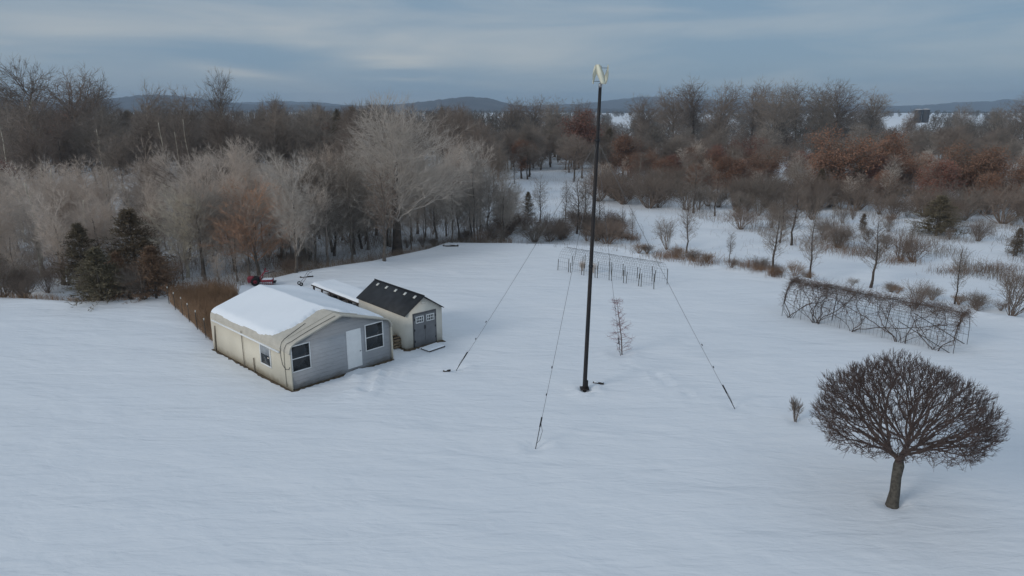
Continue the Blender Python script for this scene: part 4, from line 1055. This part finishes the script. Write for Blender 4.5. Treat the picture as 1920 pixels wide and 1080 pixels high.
# ------------------------------------------------------------------ marsh on the right
sap = [(1447, 512, 385, 0, 1.1, 'leaning bare tree at the yard corner, first of the marsh edge row'), (1519, 523, 400, 1, 1.0, 'slender bare tree standing just behind the far end of the arbour'), (1632, 540, 405, 2, 1.1, 'upright bare tree behind the middle of the arbour'),
       (1790, 570, 455, 0, .75, 'thin pole like bare tree behind the open end of the arbour'), (1368, 492, 432, 1, .8, 'small bare tree left of the leaning yard corner tree'), (1287, 474, 375, 0, 1.0, 'forked bare tree beside the round brushy shrub at the creek'),
       (1165, 447, 385, 2, .7, 'left one of two thin bare trees on the creek bank past the mast'), (1184, 449, 388, 1, .7, 'right one of two thin bare trees on the creek bank past the mast'), (1012, 418, 330, 0, 1.0, 'bare tree standing alone in the snow above the dark brush'),
       (1060, 415, 335, 1, .7, 'thin bare tree between the lone tree and the mast'), (1081, 438, 330, 2, 1.0, 'taller bare tree just left of the mast in the dark brush'), (1098, 424, 332, 0, .9, 'bare tree almost touching the mast in the background'),
       (1124, 436, 360, 1, .7, 'thin bare tree right behind the mast'), (1484, 460, 350, 0, 1.2, 'dense twiggy bare tree of the marsh behind the leaning tree'), (1462, 455, 358, 2, 1.1, 'bare marsh tree left of the dense twiggy one'), (1562, 424, 370, 1, .6, 'thin bare pole tree in the open marsh snow'),
       (1706, 470, 405, 2, .6, 'thin bare sapling near the wide dark juniper'), (1900, 480, 425, 0, 1.3, 'twiggy bare tree at the right end of the marsh'), (965, 345, 285, 1, .9, 'bare tree at the marsh inlet under the lone rust oak'), (940, 420, 320, 0, 1.0, 'bare tree closing the grey thicket on its right end'),
       (1300, 400, 300, 2, 1.2, 'bare tree in the dark brush across the creek'), (1340, 405, 330, 0, 1.2, 'bare tree right of the brush across the creek')]
for px, py, top, k, wd, lb in sap:
    x, y, z = at(px, py); h = height_at(px, top, y) - z
    place(SLIM[k][0], 'young_tree', lb, 'tree', x, y, h, 7.0, wide=wd, group='young bare trees of the marsh')
x, y, z = at(1755, 442)
place('cedar0', 'juniper', 'wide dark juniper with snow under it in the marsh', 'evergreen', x, y, 4.3, 5.0, wide=1.9)
x, y, z = at(1616, 434); place('cedar0', 'juniper', 'small upright dark juniper alone in the marsh snow', 'evergreen', x, y, 2.0, 5.0, wide=.9)
x, y, z = at(990, 408); place('cedar0', 'juniper', 'small dark juniper in the brush left of the mast', 'evergreen', x, y, 3.2, 5.0, wide=.9)
x, y, z = at(1384, 400); place('cedar0', 'juniper', 'narrow dark juniper beside the creek brush', 'evergreen', x, y, 2.2, 5.0, wide=.7)
x, y, z = at(1905, 480); place('cedar0', 'juniper', 'dark juniper partly hidden by the twiggy tree at the right end of the marsh', 'evergreen', x, y, 2.6, 5.0, wide=1.0)
x, y, z = at(1250, 468); shrub('s2', x, y, 'round brushy shrub beside the forked tree at the creek', None, 3.0, None)
x, y, z = at(1388, 430); shrub('s1', x, y, 'upright vase shaped shrub alone in the creek snow', None, 2.4)
x, y, z = at(1895, 590); shrub('s2', x, y, 'spreading leafless shrub past the open end of the arbour', None, 3.2, 'brush', wide=1.3)
x, y, z = at(1725, 585); shrub('s2', x, y + .6, 'shrub with arching stems growing behind the arbour', None, 1.9, 'brush', wide=1.1)
for i in range(34):
    px = rnd.uniform(910, 1165); t = (px - 910) / 255; py = rnd.uniform(412, 452) + 10 * t
    x, y, z = at(px, py); shrub(['s0', 's1', 's3'][i % 3], x, y, 'dark leafless shrub in the brush belt left of the mast at the yard end', 'dark shrubs at the yard end', rnd.uniform(1.1, 2.2), wide=1.3)
for i in range(104):
    px = rnd.uniform(1120, 1540) if i < 62 else rnd.uniform(1500, 1960); py = rnd.uniform(338, 384) + (px - 1120) * .075 - (0 if i < 62 else 20)
    x, y, z = at(px, py); shrub(['s0', 's1', 's2'][i % 3], x, y, 'dark leafless shrub in the thicket across the creek', 'dark shrubs across the creek', rnd.uniform(1.8, 4.2), wide=1.25)
for i in range(36):
    px = rnd.uniform(1400, 1930); py = rnd.uniform(385, band2(px)); x, y, z = at(px, py)
    shrub(['s3', 's0', 's1'][i % 3], x, y, 'thin leafless shrub scattered over the weedy marsh snow', 'scattered marsh shrubs', rnd.uniform(.9, 2.6), wide=.8)
for i in range(20):
    px = rnd.uniform(1190, 1900); t = (px - 1190) / 710; py = yard(px) - rnd.uniform(1, 7); x, y, z = at(px, py)
    shrub(['s3', 's1'][i % 2], x, y, 'low dry shrub on the snowy bank along the yard edge', 'bank shrubs along the yard edge', rnd.uniform(.5, 1.1), 'dry_grass' if i % 3 == 0 else None, wide=1.1)
def clump_gen(cl, sp):
    def g(rs):
        px, py, sx, sy = cl[rs.randint(len(cl))]; return at(px + rs.normal() * sx, py + rs.normal() * sy)[:2]
    return g
stalks('rusty_grass', 'rusty dry grass tufts along the creek bank', 'rust_grass', clump_gen([(1280, 486, 30, 3), (1320, 494, 18, 3), (1250, 482, 18, 3), (1455, 515, 8, 3), (1400, 500, 16, 3), (1425, 506, 12, 3), (1165, 446, 8, 3), (1185, 449, 8, 3), (1610, 478, 30, 5), (1520, 455, 30, 5), (1690, 492, 20, 4), (1865, 508, 25, 5), 
        (1790, 512, 25, 3), (1380, 412, 40, 4), (1180, 372, 45, 4), (1560, 468, 30, 5), (1340, 350, 60, 8)], 1), 4800, .75, .009, .6, 14)
def g_marsh(rs):
    px = rs.uniform(1120, 1990); py = rs.uniform(345, 550)
    if py > band2(px) + 2: return None
    p = at(px, py)[:2]
    if waves(p[0] * 3, p[1], 15, 5) + waves(p[0], p[1], 5, 17) * .7 + rs.normal() * .12 < .05: return None
    return p
stalks('marsh_weeds', 'thin dead weeds poking through the marsh snow', 'weed', g_marsh, 9000, 1.0, .0095, .5, 15)
def g_inlet(rs):
    px = rs.uniform(940, 1480); py = rs.uniform(315, 500); b = np.interp(px, [940, 1200, 1480], [455, 480, 515])
    if py > b or (px > 1100 and band2(px) + 3 < py < yard(px) - 9 and rs.uniform() < .85): return None
    return at(px, py)[:2]
stalks('creek_weeds', 'sparse dead weeds on the creek flat', 'weed', g_inlet, 2600, .7, .009, .6, 16)
for k in range(len(SHRUB)): pass
for key, tr_ in PROTO.items():
    if key not in USED:
        for o in tr_:
            if o: bpy.data.objects.remove(o)

# ------------------------------------------------------------------ air
hz_ = MB().box((0, 3100, 70), (19200, 6700, 146)).build('haze', bpy.data.materials.new('haze_air'))
tag(hz_, 'thin winter haze', None, None, 'stuff')
hm = hz_.data.materials[0]; hm.use_nodes = True; nt = hm.node_tree; nt.nodes.remove(nt.nodes['Principled BSDF'])
pv = nt.nodes.new('ShaderNodeVolumePrincipled'); pv.inputs['Color'].default_value = (.60, .79, 1, 1); pv.inputs['Density'].default_value = .0002; pv.inputs['Anisotropy'].default_value = 0
nt.links.new(pv.outputs[0], nt.nodes['Material Output'].inputs['Volume'])

# ------------------------------------------------------------------ sky, sun, camera
SUN_EL, SUN_ROT = R(24), R(236)
W = bpy.data.worlds.new('World'); S.world = W; W.use_nodes = True
nt = W.node_tree; N = nt.nodes; L = nt.links; bg = N['Background']; bg.inputs['Strength'].default_value = .1
sky = N.new('ShaderNodeTexSky'); sky.sky_type = 'NISHITA'; sky.sun_disc = False; sky.sun_elevation = SUN_EL; sky.sun_rotation = SUN_ROT; sky.air_density = 1.0; sky.dust_density = .6; sky.ozone_density = 1.5
tc = N.new('ShaderNodeTexCoord'); sx = N.new('ShaderNodeSeparateXYZ'); L.new(tc.outputs['Generated'], sx.inputs[0])
def math_(op, a, b=None, clamp=False):
    n = N.new('ShaderNodeMath'); n.operation = op; n.use_clamp = clamp
    for i, v in enumerate((a, b)):
        if v is None: continue
        if isinstance(v, (int, float)): n.inputs[i].default_value = v
        else: L.new(v, n.inputs[i])
    return n.outputs[0]
az = math_('ARCTAN2', sx.outputs['X'], sx.outputs['Y']); el = math_('ARCSINE', sx.outputs['Z'])
cb_ = N.new('ShaderNodeCombineXYZ'); L.new(math_('MULTIPLY', az, 2.6), cb_.inputs['X']); L.new(math_('MULTIPLY', el, 17.0), cb_.inputs['Y'])
n1 = N.new('ShaderNodeTexNoise'); n1.inputs['Scale'].default_value = 1.25; n1.inputs['Detail'].default_value = 6; n1.inputs['Roughness'].default_value = .52; n1.inputs['Distortion'].default_value = .5
L.new(cb_.outputs[0], n1.inputs['Vector'])
cb2 = N.new('ShaderNodeCombineXYZ'); L.new(math_('MULTIPLY', az, 5.0), cb2.inputs['X']); L.new(math_('MULTIPLY', el, 70.0), cb2.inputs['Y'])
n2 = N.new('ShaderNodeTexNoise'); n2.inputs['Scale'].default_value = 1.0; n2.inputs['Detail'].default_value = 5; n2.inputs['Distortion'].default_value = .8
L.new(cb2.outputs[0], n2.inputs['Vector'])
def pxdir(px, py):
    d = ray(px, py); return math.atan2(d[0], d[1]), math.asin(d[2] / math.sqrt(d[0] ** 2 + d[1] ** 2 + d[2] ** 2))
def streak(px, py, wpx, hpx, slope=0.0):
    a0, e0 = pxdir(px, py); da = math_('SUBTRACT', az, a0); de = math_('SUBTRACT', math_('SUBTRACT', el, e0), math_('MULTIPLY', da, slope))
    de = math_('ADD', de, math_('MULTIPLY', math_('SUBTRACT', n2.outputs['Fac'], .5), .022))
    q = math_('ADD', math_('POWER', math_('MULTIPLY', da, F / wpx), 2.0), math_('POWER', math_('MULTIPLY', de, F / hpx), 2.0))
    return math_('EXPONENT', math_('MULTIPLY', q, -1.0))
st_ = None
for a in ((735, 110, 95, 13, -.03, .9), (445, 133, 70, 8, -.12, .55), (1010, 95, 170, 34, 0, .45), (620, 75, 260, 16, -.05, .5), (60, 45, 160, 24, 0, .55), (520, 40, 420, 26, .02, .35), (760, 146, 60, 5, 0, .4), (1180, 55, 260, 16, 0, .3), (1800, 120, 220, 14, 0, .2)):
    v = math_('MULTIPLY', streak(*a[:5]), a[5]); st_ = v if st_ is None else math_('ADD', st_, v)
rp = N.new('ShaderNodeMapRange'); rp.inputs['From Min'].default_value = .42; rp.inputs['From Max'].default_value = .64; L.new(n1.outputs['Fac'], rp.inputs['Value'])
cov = math_('ADD', math_('MULTIPLY', rp.outputs[0], .42), st_, True)
cc = N.new('ShaderNodeMix'); cc.data_type = 'RGBA'; cc.inputs['A'].default_value = (1.95, 2.95, 4.05, 1); cc.inputs['B'].default_value = (4.5, 4.8, 5.0, 1); L.new(cov, cc.inputs['Factor'])
hi = N.new('ShaderNodeMapRange'); hi.inputs['From Min'].default_value = .16; hi.inputs['From Max'].default_value = .45; hi.inputs['To Max'].default_value = .8; L.new(sx.outputs['Z'], hi.inputs['Value'])
cc2 = N.new('ShaderNodeMix'); cc2.data_type = 'RGBA'; L.new(hi.outputs[0], cc2.inputs['Factor']); L.new(cc.outputs['Result'], cc2.inputs['A']); cc2.inputs['B'].default_value = (3.35, 3.85, 4.4, 1)
zen = N.new('ShaderNodeMapRange'); zen.inputs['From Min'].default_value = .12; zen.inputs['From Max'].default_value = .75; zen.inputs['To Min'].default_value = 1.0; zen.inputs['To Max'].default_value = 1.3; L.new(sx.outputs['Z'], zen.inputs['Value'])
sc = N.new('ShaderNodeVectorMath'); sc.operation = 'SCALE'; L.new(cc2.outputs['Result'], sc.inputs[0]); L.new(zen.outputs[0], sc.inputs['Scale'])
mx = N.new('ShaderNodeMix'); mx.data_type = 'RGBA'; mx.inputs['Factor'].default_value = .90; L.new(sky.outputs[0], mx.inputs['A']); L.new(sc.outputs[0], mx.inputs['B'])
L.new(mx.outputs['Result'], bg.inputs['Color'])
sd = bpy.data.lights.new('Sun', 'SUN'); sd.energy = 1.2; sd.angle = R(18); sd.color = (1, .95, .88)
so = bpy.data.objects.new('Sun', sd); COL.objects.link(so)
dv = Vector((math.sin(SUN_ROT) * math.cos(SUN_EL), math.cos(SUN_ROT) * math.cos(SUN_EL), math.sin(SUN_EL))); so.rotation_euler = dv.to_track_quat('Z', 'Y').to_euler()
cam = bpy.data.cameras.new('Camera'); co = bpy.data.objects.new('Camera', cam); COL.objects.link(co)
cam.sensor_width = 36; cam.lens = 36 * F / 1920; cam.clip_end = 30000; cam.clip_start = .1
co.location = (0, 0, CAMH); co.rotation_euler = (math.pi / 2 - PITCH, 0, 0)
S.camera = co
vs = S.view_settings; vs.view_transform = 'Standard'; vs.look = 'None'; vs.exposure = .07; vs.gamma = 1
S.cycles.max_bounces = 5; S.cycles.diffuse_bounces = 3; S.cycles.volume_bounces = 0
